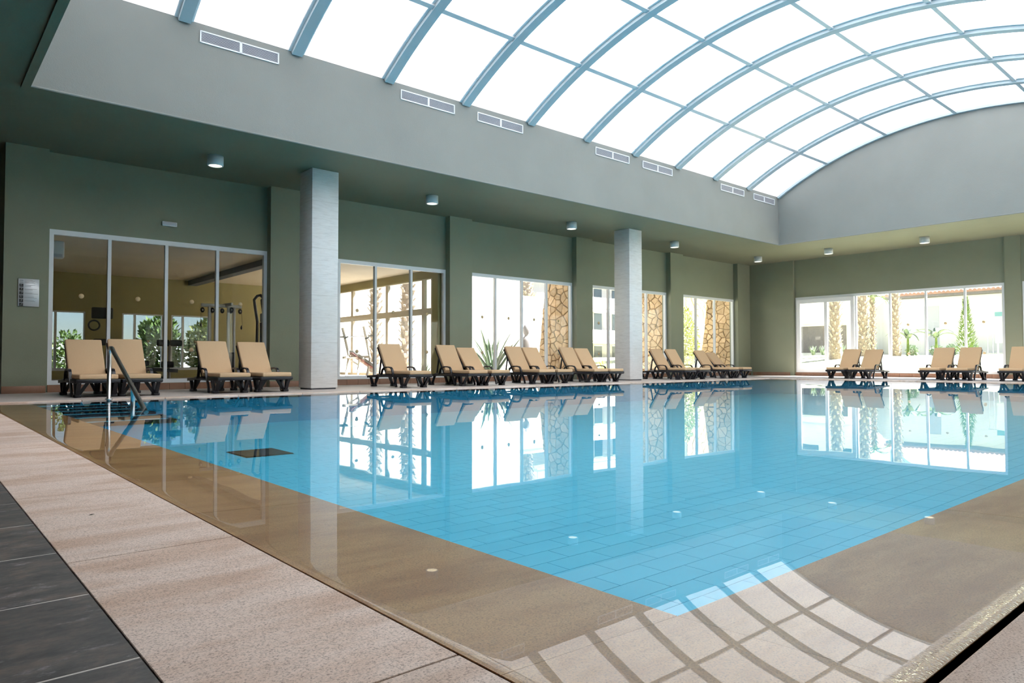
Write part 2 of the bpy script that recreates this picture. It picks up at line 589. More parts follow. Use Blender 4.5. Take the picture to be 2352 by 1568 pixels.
# shallow lip around the left end of the opening
MB().box(FX0 - 0.11, FX0 + 0.0, FY0 - 0.1, FY1 + 0.06, ZC - 0.045, ZC).build('trim_1', M['soffit_paint'], **S)
# small rounded bead along the lower edge of the fascia
MB().tube([(FX0, FY1 + 0.008, ZC + 0.012), (FX1, FY1 + 0.008, ZC + 0.012)], 0.018, 8).build('trim_2', M['fascia_paint'], **S)
MB().tube([(FX1 + 0.008, FY0, ZC + 0.012), (FX1 + 0.008, FY1, ZC + 0.012)], 0.018, 8).build('trim_3', M['fascia_paint'], **S)
MB().box(FX1 - 0.022, FX1, FY1 - 0.022, FY1, ZC, ZS - 0.03).build('trim_4', M['fascia_paint'], **S)

# ------------------------------------------------------------------ skylight
skylight = empty('skylight', (0, 0, 0), kind='structure', label='arched barrel skylight of opal panels on blue-grey ribs', category='skylight')
RIB_X = [3.54 + 2.02 * k for k in range(-1, 11)]
RIB_X[0] = FX0 + 0.10
RIB_X[-1] = FX1 - 0.05
NSEG = 36
def arch(mb, x0, x1, r0, r1, a0=-VA, a1=VA, n=NSEG):
    vs = []
    for i in range(n + 1):
        a = a0 + (a1 - a0) * i / n
        for r in (r0, r1):
            y, z = vault(a, r)
            vs += [(x0, y, z), (x1, y, z)]
    fs = []
    for i in range(n):
        b, c = i * 4, i * 4 + 4
        fs += [(b, b + 1, c + 1, c), (b + 2, c + 2, c + 3, b + 3), (b, c, c + 2, b + 2), (b + 1, b + 3, c + 3, c + 1)]
    fs += [(0, 2, 3, 1), (n * 4, n * 4 + 1, n * 4 + 3, n * 4 + 2)]
    mb.add(vs, fs, False)
    return mb
rib_me = arch(MB(), -0.10, 0.10, VR - 0.09, VR - 0.004).mesh('rib', M['rib'])
bar_me = arch(MB(), -0.155, 0.155, VR - 0.012, VR + 0.01).mesh('glazing_bar', M['white'])
end_me = arch(MB(), -0.05, 0.05, VR - 0.07, VR + 0.01).mesh('rib_end', M['rib'])
for i, x in enumerate(RIB_X):
    if i in (0, len(RIB_X) - 1):
        link('rib', end_me, skylight, (x, 0, 0))
    else:
        rb = link('rib', rib_me, skylight, (x, 0, 0))
        link('glazing_bar', bar_me, rb)
NP = 6
for j in range(1, NP):
    a = -VA + 2 * VA * j / NP
    for i in range(len(RIB_X) - 1):
        xa, xb = RIB_X[i] + 0.06, RIB_X[i + 1] - 0.06
        p = MB()
        y, z = vault(a, VR - 0.03)
        mt = Matrix.Translation((0, y, z)) @ Matrix.Rotation(-a, 4, 'X')
        p.box(xa, xb, -0.05, 0.05, -0.028, 0.02, mt)
        p.build('purlin', M['purlin'], skylight)
        if i == 0:
            pass
for j in range(NP):
    a0, a1 = -VA + 2 * VA * j / NP, -VA + 2 * VA * (j + 1) / NP
    for i in range(len(RIB_X) - 1):
        pm = MB()
        xa = FX0 - 0.1 if i == 0 else RIB_X[i]
        xb = FX1 + 0.1 if i == len(RIB_X) - 2 else RIB_X[i + 1]
        n = 6
        vs = []
        for k in range(n + 1):
            y, z = vault(a0 + (a1 - a0) * k / n, VR + 0.004)
            vs += [(xa, y, z), (xb, y, z)]
        pm.add(vs, [(2 * k, 2 * k + 1, 2 * k + 3, 2 * k + 2) for k in range(n)], True)
        pm.build('panel', M['panel'], skylight)

# ------------------------------------------------------------------ walls
ZT, ZB = 3.25, 0.16            # head and sill of the windows
BAYS = [(2.13, 6.51), (7.33, 11.73), (12.53, 16.93), (17.72, 22.11), (22.92, 26.82)]
mb = MB()
prev = 1.38
for a, b in BAYS:
    mb.box(prev, a, YW, YW + 0.2, 0, ZC)           # solid part between the windows
    mb.box(a, b, YW, YW + 0.2, ZT, ZC)             # above
    mb.box(a, b, YW, YW + 0.2, -0.05, ZB)          # below
    prev = b
mb.box(prev, XR + 0.3, YW, YW + 0.2, 0, ZC)
mb.box(1.38, 1.58, YW + 0.2, 18.6, 0, ZC)
mb.box(X0, 1.58, 18.6, 18.8, 0, ZC)
wall_left = mb.build('wall_left', M['paint'], **S)
for a, b in [(1.38, 2.08), (6.51, 7.33), (11.73, 12.53), (16.93, 17.72), (22.11, 22.92), (26.82, 27.9)]:
    MB().box(a, b, PIER_Y, YW + 0.01, 0, ZC + 0.01).build('pier', M['paint'], wall_left)
# right (far) wall
RW = [(6.93, 14.24), (-0.9, 6.42)]
ZTR = 3.24
mb = MB()
mb.box(XR, XR + 0.2, 14.24, YW, 0, ZC)
mb.box(XR, XR + 0.2, 6.42, 6.93, 0, ZC)
mb.box(XR, XR + 0.2, Y0, -0.9, 0, ZC)
for a, b in RW:
    mb.box(XR, XR + 0.2, a, b, ZTR, ZC)
    mb.box(XR, XR + 0.2, a, b, -0.05, ZB)
wall_right = mb.build('wall_right', M['paint'], **S)
MB().box(XR - 0.12, XR + 0.01, 14.27, YW, 0, ZC + 0.01).build('pier', M['paint'], wall_right)
MB().box(XR - 0.06, XR + 0.01, 6.45, 6.90, 0, ZC + 0.01).build('pier', M['paint'], wall_right)
# walls behind the camera
mb = MB()
prev = X0
for a, b in BAYS[2:]:
    mb.box(prev, a, Y0 - 0.2, Y0, 0, ZC)
    mb.box(a, b, Y0 - 0.2, Y0, ZT, ZC)
    mb.box(a, b, Y0 - 0.2, Y0, -0.05, ZB)
    prev = b
mb.box(prev, XR + 0.2, Y0 - 0.2, Y0, 0, ZC)
mb.build('wall_near', M['paint'], **S)
MB().box(X0 - 0.2, X0, Y0 - 0.2, 18.8, 0, ZC).build('wall_back', M['slate'], **S)  # unseen wall, made dark in slate to hold back bounce light

# ------------------------------------------------------------------ windows
DOT_ME = MB().lathe([(0.048, -0.002), (0.048, 0.002)], 20).mesh('sticker_dot', M['dot'])
def window(idx, axis, plane, a, b, z0, z1, mulls, label, dots=(1.95, 0.88), glass='glass', fw_=0.075, mw=0.032, fmat='white', side=-1, head=0.10, dot_list=None):
    """a framed window; axis 0: runs along X at y=plane, axis 1: runs along Y at x=plane"""
    w = empty('window_%d' % idx, kind='structure', label=label, category='window')
    def bx(mb, u0, u1, d0, d1, za, zb):
        if axis == 0:
            mb.box(u0, u1, plane + d0, plane + d1, za, zb)
        else:
            mb.box(plane + d0, plane + d1, u0, u1, za, zb)
    f = MB()
    bx(f, a, b, -0.05, 0.05, z1 - head, z1)
    bx(f, a, b, -0.05, 0.05, z0, z0 + 0.085)
    bx(f, a, a + fw_, -0.05, 0.05, z0 + 0.085, z1 - head)
    bx(f, b - fw_, b, -0.05, 0.05, z0 + 0.085, z1 - head)
    f.build('frame', M[fmat], w)
    for mu in mulls:
        q = MB()
        bx(q, mu - mw, mu + mw, -0.045, 0.045, z0 + 0.085, z1 - head)
        q.build('mullion', M[fmat], w)
    ed = [a + fw_] + list(mulls) + [b - fw_]
    for i in range(len(ed) - 1):
        q = MB()
        bx(q, ed[i], ed[i + 1], -0.002, 0.002, z0 + 0.08, z1 - head + 0.005)
        pn = q.build('pane', M[glass], w)
        c = (ed[i] + ed[i + 1]) / 2
        for z in dots:
            o = link('sticker_dot', DOT_ME, pn)
            if axis == 0:
                o.location = (c, plane + side * 0.008, z)
                o.rotation_euler = (R(90), 0, 0)
            else:
                o.location = (plane + side * 0.008, c, z)
                o.rotation_euler = (0, R(90), 0)
    return w
WP = YW + 0.05
window(1, 0, WP, 2.13, 6.51, ZB, ZT, [3.19, 4.29, 5.37], 'white framed four-pane gym window behind the leftmost loungers')
window(2, 0, WP, 7.33, 11.73, ZB, ZT, [8.40, 9.46, 10.58], 'white framed gym window right of the near concrete column')
window(3, 0, WP, 12.53, 16.93, ZB, ZT, [13.61, 14.69, 15.76], 'white framed window showing a garden wall and a statue')
window(4, 0, WP, 17.72, 22.11, ZB, ZT, [18.80, 19.90, 20.92], 'white framed window partly hidden by the far concrete column')
window(5, 0, WP, 22.92, 26.82, ZB, ZT, [24.10, 25.42], 'narrowest white framed window next to the far corner')
w6 = window(6, 1, XR + 0.05, 6.93, 14.24, ZB, ZTR, [8.10, 9.34, 10.56, 11.82], 'wide white framed window in the far end wall')
for i_, (a, b) in enumerate(BAYS[2:]):
    window(20 + i_, 0, Y0 - 0.1, a, b, ZB, ZT, [a + (b - a) * k / 4 for k in (1, 2, 3)], 'white framed window behind the camera, number %d along the near wall' % (i_ + 1), dots=())
# the sliding door leaf frame inside the end window
f = MB()
xq = XR - 0.02
for y0, y1, z0, z1 in ((11.86, 14.17, 2.97, 3.14), (11.86, 14.17, 0.24, 0.33), (11.86, 11.98, 0.33, 2.97), (14.02, 14.17, 0.33, 2.97), (12.90, 13.02, 0.33, 2.97)):
    f.box(xq - 0.045, xq + 0.03, y0, y1, z0, z1)
f.build('sliding_door_frame', M['white'], w6)
window(7, 1, XR + 0.05, -0.9, 6.42, ZB, ZTR, [0.6, 1.9, 3.3, 4.8], 'white framed window right of the end wall pier, mostly out of frame', dots=())

# ------------------------------------------------------------------ floors, skirting
mb = MB()
mb.box(X0, XR + 0.3, PY1 + 0.05, 18.8, -0.2, 0.012)
mb.box(PX1 + 0.05, XR + 0.3, Y0, PY1 + 0.05, -0.2, 0.012)
mb.box(0.862, PX1 + 0.05, Y0, 0.455, -0.3, -0.024)
floor = mb.build('floor', M['far_deck'], **S)
MB().box(X0, 0.862, Y0, PY1 + 0.05, -0.3, -0.024).build('floor_near', M['slate'], **S)

# far rim stones of the pool, along the two far edges
rim = empty('pool_rim', kind='structure', label='thin stone rim along the far pool edges', category='rim')
x = PX0
while x < PX1:
    x1 = min(x + 1.2, PX1)
    MB().bevbox(x + 0.002, x1 - 0.002, PY1, PY1 + 0.16, -0.06, 0.020, 0.012, 2).build('slab', M['granite'], rim)
    x = x1
y = PY1 + 0.16
while y > -1:
    MB().bevbox(PX1, PX1 + 0.16, y - 1.198, y - 0.002, -0.06, 0.020, 0.012, 2).build('slab', M['granite'], rim)
    y -= 1.2

def slab_me(lx, ly, th, b, mat, name):
    return MB().bevbox(0, lx, 0, ly, -th, 0, b, 1, smooth=False).mesh(name, mat)
# slate tiles on the near left
slate = empty('slate_paving', kind='structure', label='dark slate tiles at the lower left corner', category='paving')
me = slab_me(1.038, 0.5145, 0.02, 0.001, M['slate'], 'tile')
for c in range(2):
    for k in range(-4, 21):
        link('tile', me, slate, (0.3765 - 1.038 - 1.045 * c, 1.083 + 0.522 * k, -0.004))
MB().box(-1.8, 0.376, -1.2, 12.2, -0.024, -0.0046).build('grout_bed', M['grout'], slate)
# granite coping on the left and along the near side
coping = empty('granite_coping', kind='structure', label='pinkish speckled granite coping along the near pool edges', category='coping')
me = slab_me(0.494, 1.296, 0.03, 0.0015, M['granite'], 'slab')
for k in range(-1, 10):
    link('slab', me, coping, (0.379, -0.12 + 1.30 * k, -0.002))
me = slab_me(1.296, 0.56, 0.03, 0.003, M['granite'], 'slab')
for k in range(0, 17):
    link('slab', me, coping, (0.876 + 1.30 * k, -0.073, -0.004))
# gutter slot round the rim
mb = MB()
mb.box(0.862, 0.893, 0.40, PY1, -0.25, -0.10)
mb.box(0.862, PX1, 0.44, 0.52, -0.25, -0.10)
mb.build('trim_5', M['bark_dark'], **S)

# submerged ledge slabs
ledge = empty('pool_ledge', kind='structure', label='brown stone ledge just under the water at the near pool edges', category='ledge')
def ledge_quad(p):
    # p: four corners (x, y, z) of the top, counter-clockwise
    lo = [(a, b, -0.12) for a, b, c in p]
    MB().add(list(p) + lo, [(0, 1, 2, 3), (4, 7, 6, 5), (0, 4, 5, 1), (1, 5, 6, 2), (2, 6, 7, 3), (3, 7, 4, 0)]).build('slab', M['ledge'], ledge)
ZO, ZI = -0.010, -0.030
g = 0.0015
ys = [LY] + [LY + 1.93 * k for k in range(1, 6)] + [PY1]
for a, b in zip(ys[:-1], ys[1:]):
    ledge_quad([(PX0, a + g, ZO), (LX, a + g, ZI), (LX, b - g, ZI), (PX0, b - g, ZO)])
xs = [LX] + [LX + 1.9 * k for k in range(1, 11)] + [PX1]
for a, b in zip(xs[:-1], xs[1:]):
    ledge_quad([(a + g, PY0, ZO), (b - g, PY0, ZO), (b - g, LY, ZI), (a + g, LY, ZI)])
ledge_quad([(PX0, PY0, ZO), (LX, PY0, ZO), (LX, LY, ZI), (PX0, LY, ZO)])
# outer rim face below the water line
mb = MB()
mb.box(PX0, PX0 + 0.03, PY0, PY1, -0.2, -0.013)
mb.box(PX0, PX1, PY0, PY0 + 0.03, -0.2, -0.013)
mb.build('trim_6', M['bark_dark'], **S)

# pool basin with tiled floor
basin = empty('pool_basin', kind='structure', label='pale blue tiled pool basin', category='pool')
mb = MB()
mb.box(LX - 0.1, PX1 + 0.1, LY - 0.1, PY1 + 0.1, ZF - 0.1, ZF - 0.004)
mb.box(LX - 0.1, LX, LY - 0.1, PY1, ZF - 0.1, -0.05)
mb.box(LX - 0.1, PX1, LY - 0.1, LY, ZF - 0.1, -0.05)
mb.box(LX, PX1, PY1, PY1 + 0.1, ZF - 0.1, -0.01)
mb.box(PX1, PX1 + 0.1, LY, PY1, ZF - 0.1, -0.01)
mb.build('shell', M['pool_grout'], basin)
TL, TW, TG = 0.35, 0.175, 0.0035
tile_me = MB().box(0, TL - TG, 0, TW - TG, -0.004, 0).mesh('tile', M['pool_tile'])
GR = (3.00, 3.55, 8.12, 8.78)     # floor grate
tiles = []
rows = int((PY1 - LY) / TW)
for r_ in range(rows + 1):
    off = (r_ % 2) * TL / 2
    for c in range(-1, int((PX1 - LX) / TL) + 1):
        x = max(LX, LX + c * TL + off)
        x1 = min(PX1, LX + (c + 1) * TL + off)
        y, y1 = LY + r_ * TW, min(PY1, LY + (r_ + 1) * TW)
        if x1 - x < 0.03 or y1 - y < 0.03:
            continue
        tiles.append((x, y, x1, y1))
def tkey(t_):
    d = math.hypot(t_[0], t_[1])
    # in the camera's field and near
    ang = math.degrees(math.atan2(t_[1], t_[0]))
    return d + (0 if 12 < ang < 86 else 100) + (100 if t_[2] - t_[0] < TL - 0.001 or t_[3] - t_[1] < TW - 0.001 else 0)
tiles.sort(key=tkey)
rest = MB()
for i, (x, y, x1, y1) in enumerate(tiles):
    if i < 300:
        link('tile', tile_me, basin, (x, y, ZF))
    else:
        rest.box(x, x1 - TG, y, y1 - TG, ZF - 0.004, ZF)
rest.build('floor_tiles', M['pool_tile'], basin, kind='stuff')
g_ = MB()
for k in range(12):
    yy = GR[2] + (GR[3] - GR[2]) * k / 12
    g_.box(GR[0], GR[1], yy, yy + 0.045, ZF + 0.004, ZF + 0.012)
g_.box(GR[0] - 0.01, GR[1] + 0.01, GR[2] - 0.01, GR[3] + 0.01, ZF + 0.001, ZF + 0.005)
gr = g_.build('floor_grate', M['nosing'], label='black rectangular drain grate on the pool floor', category='grate')

# pool steps in the far left corner
steps = empty('pool_steps', (0, 0, 0), kind='structure', label='blue underwater steps with black nosings by the handrail', category='steps')
SY = [12.12, 11.83, 11.54, 11.24, 10.94, 10.64]
SZ = [-0.05, -0.07, -0.095, -0.125, -0.16, -0.20]
py = PY1
for k, (y, z) in enumerate(zip(SY, SZ)):
    xe = 2.62 + 0.06 * k
    st = MB().box(LX, xe, y, py, ZF, z).build('step', M['pool_tile'], steps)
    MB().box(LX, xe, y - 0.012, y + 0.05, z - 0.05, z + 0.004).box(xe - 0.06, xe + 0.01, y, py, z - 0.05, z + 0.003).build('nosing', M['nosing'], st)
    py = y

# water
mb = MB()
inset = [0.0, 0.002, 0.005, 0.010, 0.017, 0.027, 0.045]
drop = [-0.0060, -0.0038, -0.0021, -0.0010, -0.00035, -0.00008, 0.0]
gx = [PX0 - 0.004 + i for i in inset] + [PX0 + 0.8, 5, 10, 16, PX1 - 0.3, PX1]
gxd = drop + [0] * 6
gy = [PY0 - 0.004 + i for i in inset] + [PY0 + 0.8, 3, 6, 9, PY1 - 0.3, PY1]
gyd = drop + [0] * 6
vs = [(x, y, min(gxd[i], gyd[j])) for j, y in enumerate(gy) for i, x in enumerate(gx)]
n = len(gx)
fs = [(j * n + i, j * n + i + 1, (j + 1) * n + i + 1, (j + 1) * n + i) for j in range(len(gy) - 1) for i in range(n - 1)]
mb.add(vs, fs, True)
mb.build('pool_water', M['water'], kind='stuff', label='still clear pool water mirroring windows and skylight', category='water')

# skirting tiles
bl = empty('baseboard_left', kind='structure')
me = MB().bevbox(0.002, 0.318, -0.022, 0, 0, 0.142, 0.004, 1, smooth=False).mesh('tile', M['skirting'])
for a, b in BAYS:
    x = a
    while x < b - 0.1:
        link('tile', me, bl, (x, YW, 0.012))
        x += 0.32
for a, b in [(6.51, 7.33), (11.73, 12.53), (16.93, 17.72), (22.11, 22.92), (26.82, 27.78), (1.38, 2.08)]:
    MB().bevbox(a, b, PIER_Y - 0.02, PIER_Y, 0.012, 0.152, 0.004, 1).build('tile', M['skirting'], bl)
br = empty('baseboard_right', kind='structure')
me = MB().bevbox(-0.022, 0, 0.002, 0.418, 0, 0.142, 0.004, 1, smooth=False).mesh('tile', M['skirting'])
y = 5.2
while y < 14.2:
    link('tile', me, br, (XR - (0.06 if 6.4 < y < 6.9 else 0), y, 0.012))
    y += 0.42
while y < 16.1:
    link('tile', me, br, (XR - 0.12, y, 0.012))
    y += 0.42

# a scrap of dry leaf on the coping
mb = MB()
mb.add([(-0.011, 0, 0.001), (0, -0.003, 0.004), (0.012, 0.001, 0.002), (0.001, 0.004, 0.003), (0.0, 0.0, 0.0005)], [(0, 1, 3), (1, 2, 3), (0, 4, 1), (1, 4, 2), (2, 4, 3), (3, 4, 0)])
mb.build('leaf_scrap', M['dark'], label='tiny dark leaf scrap lying on the granite coping', category='leaf').location = (0.570, 3.198, -0.002)

# ------------------------------------------------------------------ columns
def column(x0, y0, label):
    c = empty('concrete_column', (x0 + 0.31, y0 + 0.31, 0.012), label=label, category='column', group='square concrete columns')
    MB().bevbox(-0.31, 0.31, -0.31, 0.31, 0.03, ZC - 0.012, 0.012, 2).build('shaft', M['concrete'], c)
    MB().box(-0.28, 0.28, -0.28, 0.28, 0.0, 0.03).build('plinth', M['vent_back'], c)
column(6.55, 14.10, 'square pale concrete column nearest the camera, left of centre')
column(17.10, 14.12, 'square pale concrete column farther away, right of centre')

# ------------------------------------------------------------------ ceiling lamps
LAMPS = [(4.70, 14.61, 'cylindrical white ceiling lamp left of the near column, leftmost of all'),
         (9.98, 14.59, 'cylindrical white ceiling lamp just right of the near column'),
         (15.07, 14.65, 'cylindrical white ceiling lamp left of the far column'),
         (20.25, 14.70, 'cylindrical white ceiling lamp right of the far column'),
         (25.72, 14.66, 'cylindrical white ceiling lamp at the far corner of the soffit'),
         (25.85, 11.89, 'cylindrical white ceiling lamp over the far end wall, left one'),
         (25.95, 8.68, 'cylindrical white ceiling lamp over the far end wall, rightmost of all')]
house_me = MB().lathe([(0.12, 0.20), (0.155, 0.20), (0.155, 0.015), (0.148, 0.0), (0.128, 0.0), (0.128, 0.02)], 28).mesh('housing', M['white'])
lens_me = MB().lathe([(0.127, 0.008), (0.127, 0.014)], 28).mesh('lens', M['lamp_lens'])
for x, y, lb in LAMPS:
    l_ = empty('ceiling_lamp', (x, y, ZC - 0.20), label=lb, category='lamp', group='surface-mounted ceiling lamps')
    link('housing', house_me, l_)
    link('lens', lens_me, l_)

# ------------------------------------------------------------------ air vents on the fascia
VENT = [3.80, 7.88, 9.95, 13.99, 16.00, 20.02, 22.04]
ORD = ['largest looking white air grille at the upper left, first from the left', 'white air grille second from the left on the grey fascia',
       'white air grille third from the left on the grey fascia', 'white air grille fourth from the left, middle of the fascia',
       'white air grille fifth from the left on the grey fascia', 'white air grille sixth from the left, second from the corner',
       'smallest looking white air grille right beside the fascia corner']
VW, VH = 1.42, 0.215
fr_ = MB()
for a, b, c, d in ((0, VW, 0, 0.022), (0, VW, VH - 0.022, VH), (0, 0.024, 0, VH), (VW - 0.024, VW, 0, VH), (VW / 2 - 0.022, VW / 2 + 0.022, 0, VH)):
    fr_.box(a, b, -0.016, 0, c, d)
vf_me = fr_.mesh('frame', M['white'])
vl = MB()
for k in range(11):
    z = 0.024 + k * (VH - 0.048) / 11
    for a, b in ((0.024, VW / 2 - 0.022), (VW / 2 + 0.022, VW - 0.024)):
        vl.add([(a, -0.012, z), (b, -0.012, z), (b, 0.0, z + 0.0125), (a, 0.0, z + 0.0125), (a, -0.010, z - 0.002), (b, -0.010, z - 0.002), (b, 0.002, z + 0.0105), (a, 0.002, z + 0.0105)],
               [(0, 1, 2, 3), (4, 7, 6, 5), (0, 4, 5, 1), (2, 6, 7, 3)])
vl_me = vl.mesh('louvre', M['vent_slat'])
vb_me = MB().box(0.02, VW - 0.02, -0.002, 0.0, 0.02, VH - 0.02).mesh('backing', M['vent_back'])
for x, lb in zip(VENT, ORD):
    v = empty('air_vent', (x, FY1 - 0.001, 6.188), label=lb, category='vent', group='air grilles along the fascia')
    link('frame', vf_me, v)
    link('louvre', vl_me, v)
    link('backing', vb_me, v)

# ------------------------------------------------------------------ wall sign, emergency light
sg = empty('pool_rules_sign', (1.78, PIER_Y - 0.012, 1.94), label='silver pool rules sign with black pictograms on the left wall', category='sign')
MB().bevbox(-0.168, 0.168, -0.012, 0.0, -0.265, 0.265, 0.003, 1).build('plate', M['sign_plate'], sg)
for k in range(6):
    z = 0.135 - k * 0.073
    ic = MB().box(-0.150, -0.086, -0.0135, -0.012, z - 0.030, z + 0.030).build('pictogram', M['sign_black'], sg)
    MB().lathe([(0.006, 0), (0.006, 0.001)], 10).build('pictogram_head', M['sign_plate'], ic).matrix_local = Matrix.Translation((-0.125 + 0.01 * (k % 3), -0.0136, z + 0.012)) @ Matrix.Rotation(R(90), 4, 'X')
    MB().beam((-0.140, -0.0140, z - 0.012), (-0.112, -0.0140, z + 0.002 * (k % 4)), 0.007, 0.0012).beam((-0.118, -0.0140, z - 0.016), (-0.102, -0.0140, z + 0.010), 0.006, 0.0012).build('pictogram_figure', M['sign_plate'], ic)
tx = MB()
rr = random.Random(3)
for z0, rows_ in ((0.238, 1), (0.215, 3), (0.145, 3), (0.070, 2), (-0.005, 2), (-0.082, 2), (-0.150, 2)):
    for q in range(rows_):
        w_ = rr.uniform(0.10, 0.22)
        tx.box(-0.070, -0.070 + w_, -0.0132, -0.012, z0 - 0.016 * q - 0.003, z0 - 0.016 * q + 0.003)
for q in range(2):
    tx.box(-0.145, -0.088, -0.0132, -0.012, 0.222 - q * 0.034, 0.236 - q * 0.034)
tx.build('text_lines', M['sign_grey'], sg)
em = empty('emergency_light', (4.33, YW, 3.62), label='small white emergency light box above the gym window', category='light')
MB().bevbox(-0.15, 0.15, -0.05, 0, -0.05, 0.05, 0.012, 2).build('case', M['white'], em)
MB().bevbox(-0.135, 0.135, -0.062, -0.05, -0.028, 0.036, 0.008, 2).build('diffuser', M['vent_slat'], em)

# ------------------------------------------------------------------ handrail
hr = empty('pool_handrail', (2.43, 12.45, 0.0), label='bent steel handrail descending into the pool steps', category='handrail')
pts = [(0, 0.0, -0.02), (0, 0, 0.72)]
for k in range(7):
    a = R(15 + k * 15)
    pts.append((0, -0.07 + 0.07 * math.cos(a), 0.755 + 0.07 * math.sin(a)))
pts = pts[:-1] + [(0, -0.10, 0.827), (0, -0.17, 0.822), (0, -0.23, 0.798), (0, -0.28, 0.765), (0, -2.05, 0.02), (0, -2.25, -0.06)]
MB().tube(pts, 0.031, 14).build('rail', M['steel'], hr)
MB().tube([(0, -1.53, -0.14), (0, -1.53, 0.235)], 0.029, 14).build('support_post', M['steel'], hr)
MB().lathe([(0.055, 0.0), (0.055, 0.010), (0.034, 0.022)], 20, (0, 0, 0.020)).build('base_flange', M['steel'], hr)
MB().lathe([(0.052, 0.0), (0.052, 0.010), (0.032, 0.02)], 20, (0, -1.53, -0.155)).build('base_flange', M['steel'], hr)

# ------------------------------------------------------------------ sun loungers
LEG = MB()
LEG.bevbox(-0.055, 0.055, -0.075, 0.075, 0, 0.05, 0.008, 1)
LEG.beam((0, -0.05, 0.03), (0, -0.20, 0.25), 0.06, 0.035)
LEG.beam((0, 0.05, 0.03), (0, 0.17, 0.25), 0.06, 0.035)
LEG.beam((0.02, 0, 0.03), (0.16, 0, 0.25), 0.035, 0.05)
LEG.beam((-0.02, 0, 0.03), (-0.034, 0, 0.25), 0.03, 0.05)
leg_me = LEG.mesh('leg', M['black'])
LEGR = MB()
LEGR.bevbox(-0.055, 0.055, -0.07, 0.07, 0, 0.05, 0.008, 1)
LEGR.beam((0, -0.05, 0.03), (0, -0.15, 0.24), 0.05, 0.035)
LEGR.beam((0, 0.05, 0.03), (0, 0.15, 0.24), 0.06, 0.035)
LEGR.beam((0.02, 0, 0.03), (0.12, 0, 0.24), 0.035, 0.05)
legr_me = LEGR.mesh('leg', M['black'])
FRM = MB()
for s in (-1, 1):
    FRM.bevbox(s * 0.293 - 0.025, s * 0.293 + 0.025, 0.02, 1.42, 0.235, 0.305, 0.01, 1)
    FRM.beam((s * 0.293, 1.38, 0.262), (s * 0.293, 1.88, 0.235), 0.055, 0.05)
FRM.bevbox(-0.322, 0.322, 0.0, 0.06, 0.245, 0.305, 0.012, 2)
FRM.bevbox(-0.31, 0.31, 1.82, 1.88, 0.215, 0.262, 0.01, 1)
for k in range(12):
    FRM.box(-0.29, 0.29, 0.10 + k * 0.082, 0.155 + k * 0.082, 0.285, 0.305)
FRM.box(-0.29, 0.29, 1.30, 1.36, 0.24, 0.29)
frm_me = FRM.mesh('seat_frame', M['black'])
ARM = MB()
ap = [(0, 1.22, 0.28), (0, 1.17, 0.40), (0, 1.10, 0.45), (0, 0.98, 0.468), (0, 0.86, 0.468), (0, 0.78, 0.455), (0, 0.735, 0.415), (0, 0.70, 0.33), (0, 0.66, 0.26), (0, 0.58, 0.12), (0, 0.55, 0.02)]
for i in range(len(ap) - 1):
    p, q = Vector(ap[i]), Vector(ap[i + 1])
    d = (q - p).normalized() * 0.006
    ARM.beam(p - d, q + d, 0.048 if i < 8 else 0.04, 0.028 if i < 6 else 0.035)
arm_me = ARM.mesh('armrest', M['black'])

def cushion(lx0, lx1, l, th, name):
    bm = bmesh.new()
    bmesh.ops.create_grid(bm, x_segments=8, y_segments=10, size=0.5)
    bm.free()
    return MB().bevbox(lx0, lx1, 0, l, 0, th, 0.022, 3).mesh(name, M['fabric'])
seatc_me = cushion(-0.29, 0.29, 1.06, 0.082, 'seat_cushion')
backc_me = cushion(-0.29, 0.29, 0.80, 0.078, 'back_cushion')
BK = MB()
for s in (-1, 1):
    BK.bevbox(s * 0.27 - 0.025, s * 0.27 + 0.025, 0, 0.76, -0.04, 0.0, 0.008, 1)
for k in range(9):
    BK.box(-0.26, 0.26, 0.02 + k * 0.083, 0.075 + k * 0.083, -0.022, -0.002)
BK.bevbox(-0.295, 0.295, 0.70, 0.76, -0.04, 0.0, 0.01, 1)
bk_me = BK.mesh('backrest', M['black'])

def lounger(x, y, rz, ang, label, group):
    o = empty('sun_lounger', (x, y, 0.012), rz, label=label, category='sun lounger', group=group)
    link('seat_frame', frm_me, o)
    for s in (-1, 1):
        for me_, yy in ((leg_me, 0.30), (legr_me, 1.63)):
            lg = link('leg', me_, o, (s * 0.272, yy, 0))
            if s > 0:
                lg.scale = (-1, 1, 1)
        link('armrest', arm_me, o, (s * 0.308, 0, 0))
    link('seat_cushion', seatc_me, o, (0, 0, 0.305))
    b = link('backrest', bk_me, o, (0, 1.03, 0.315))
    b.rotation_euler = (R(ang), 0, 0)
    c = link('back_cushion', backc_me, b, (0, 0.0, 0.0))
    # two props from the back down to the rear of the frame
    ca, sa = math.cos(R(ang)), math.sin(R(ang))
    for s in (-1, 1):
        top = (s * 0.25, 1.03 + 0.50 * ca + 0.03 * sa, 0.315 + 0.50 * sa - 0.03 * ca)
        MB().beam(top, (s * 0.25, min(1.86, 1.03 + 0.50 * ca + 0.12), 0.25), 0.03, 0.03).build('back_prop', M['black'], o)
    return o
YL = 13.40
LG = 'loungers along the long window wall'
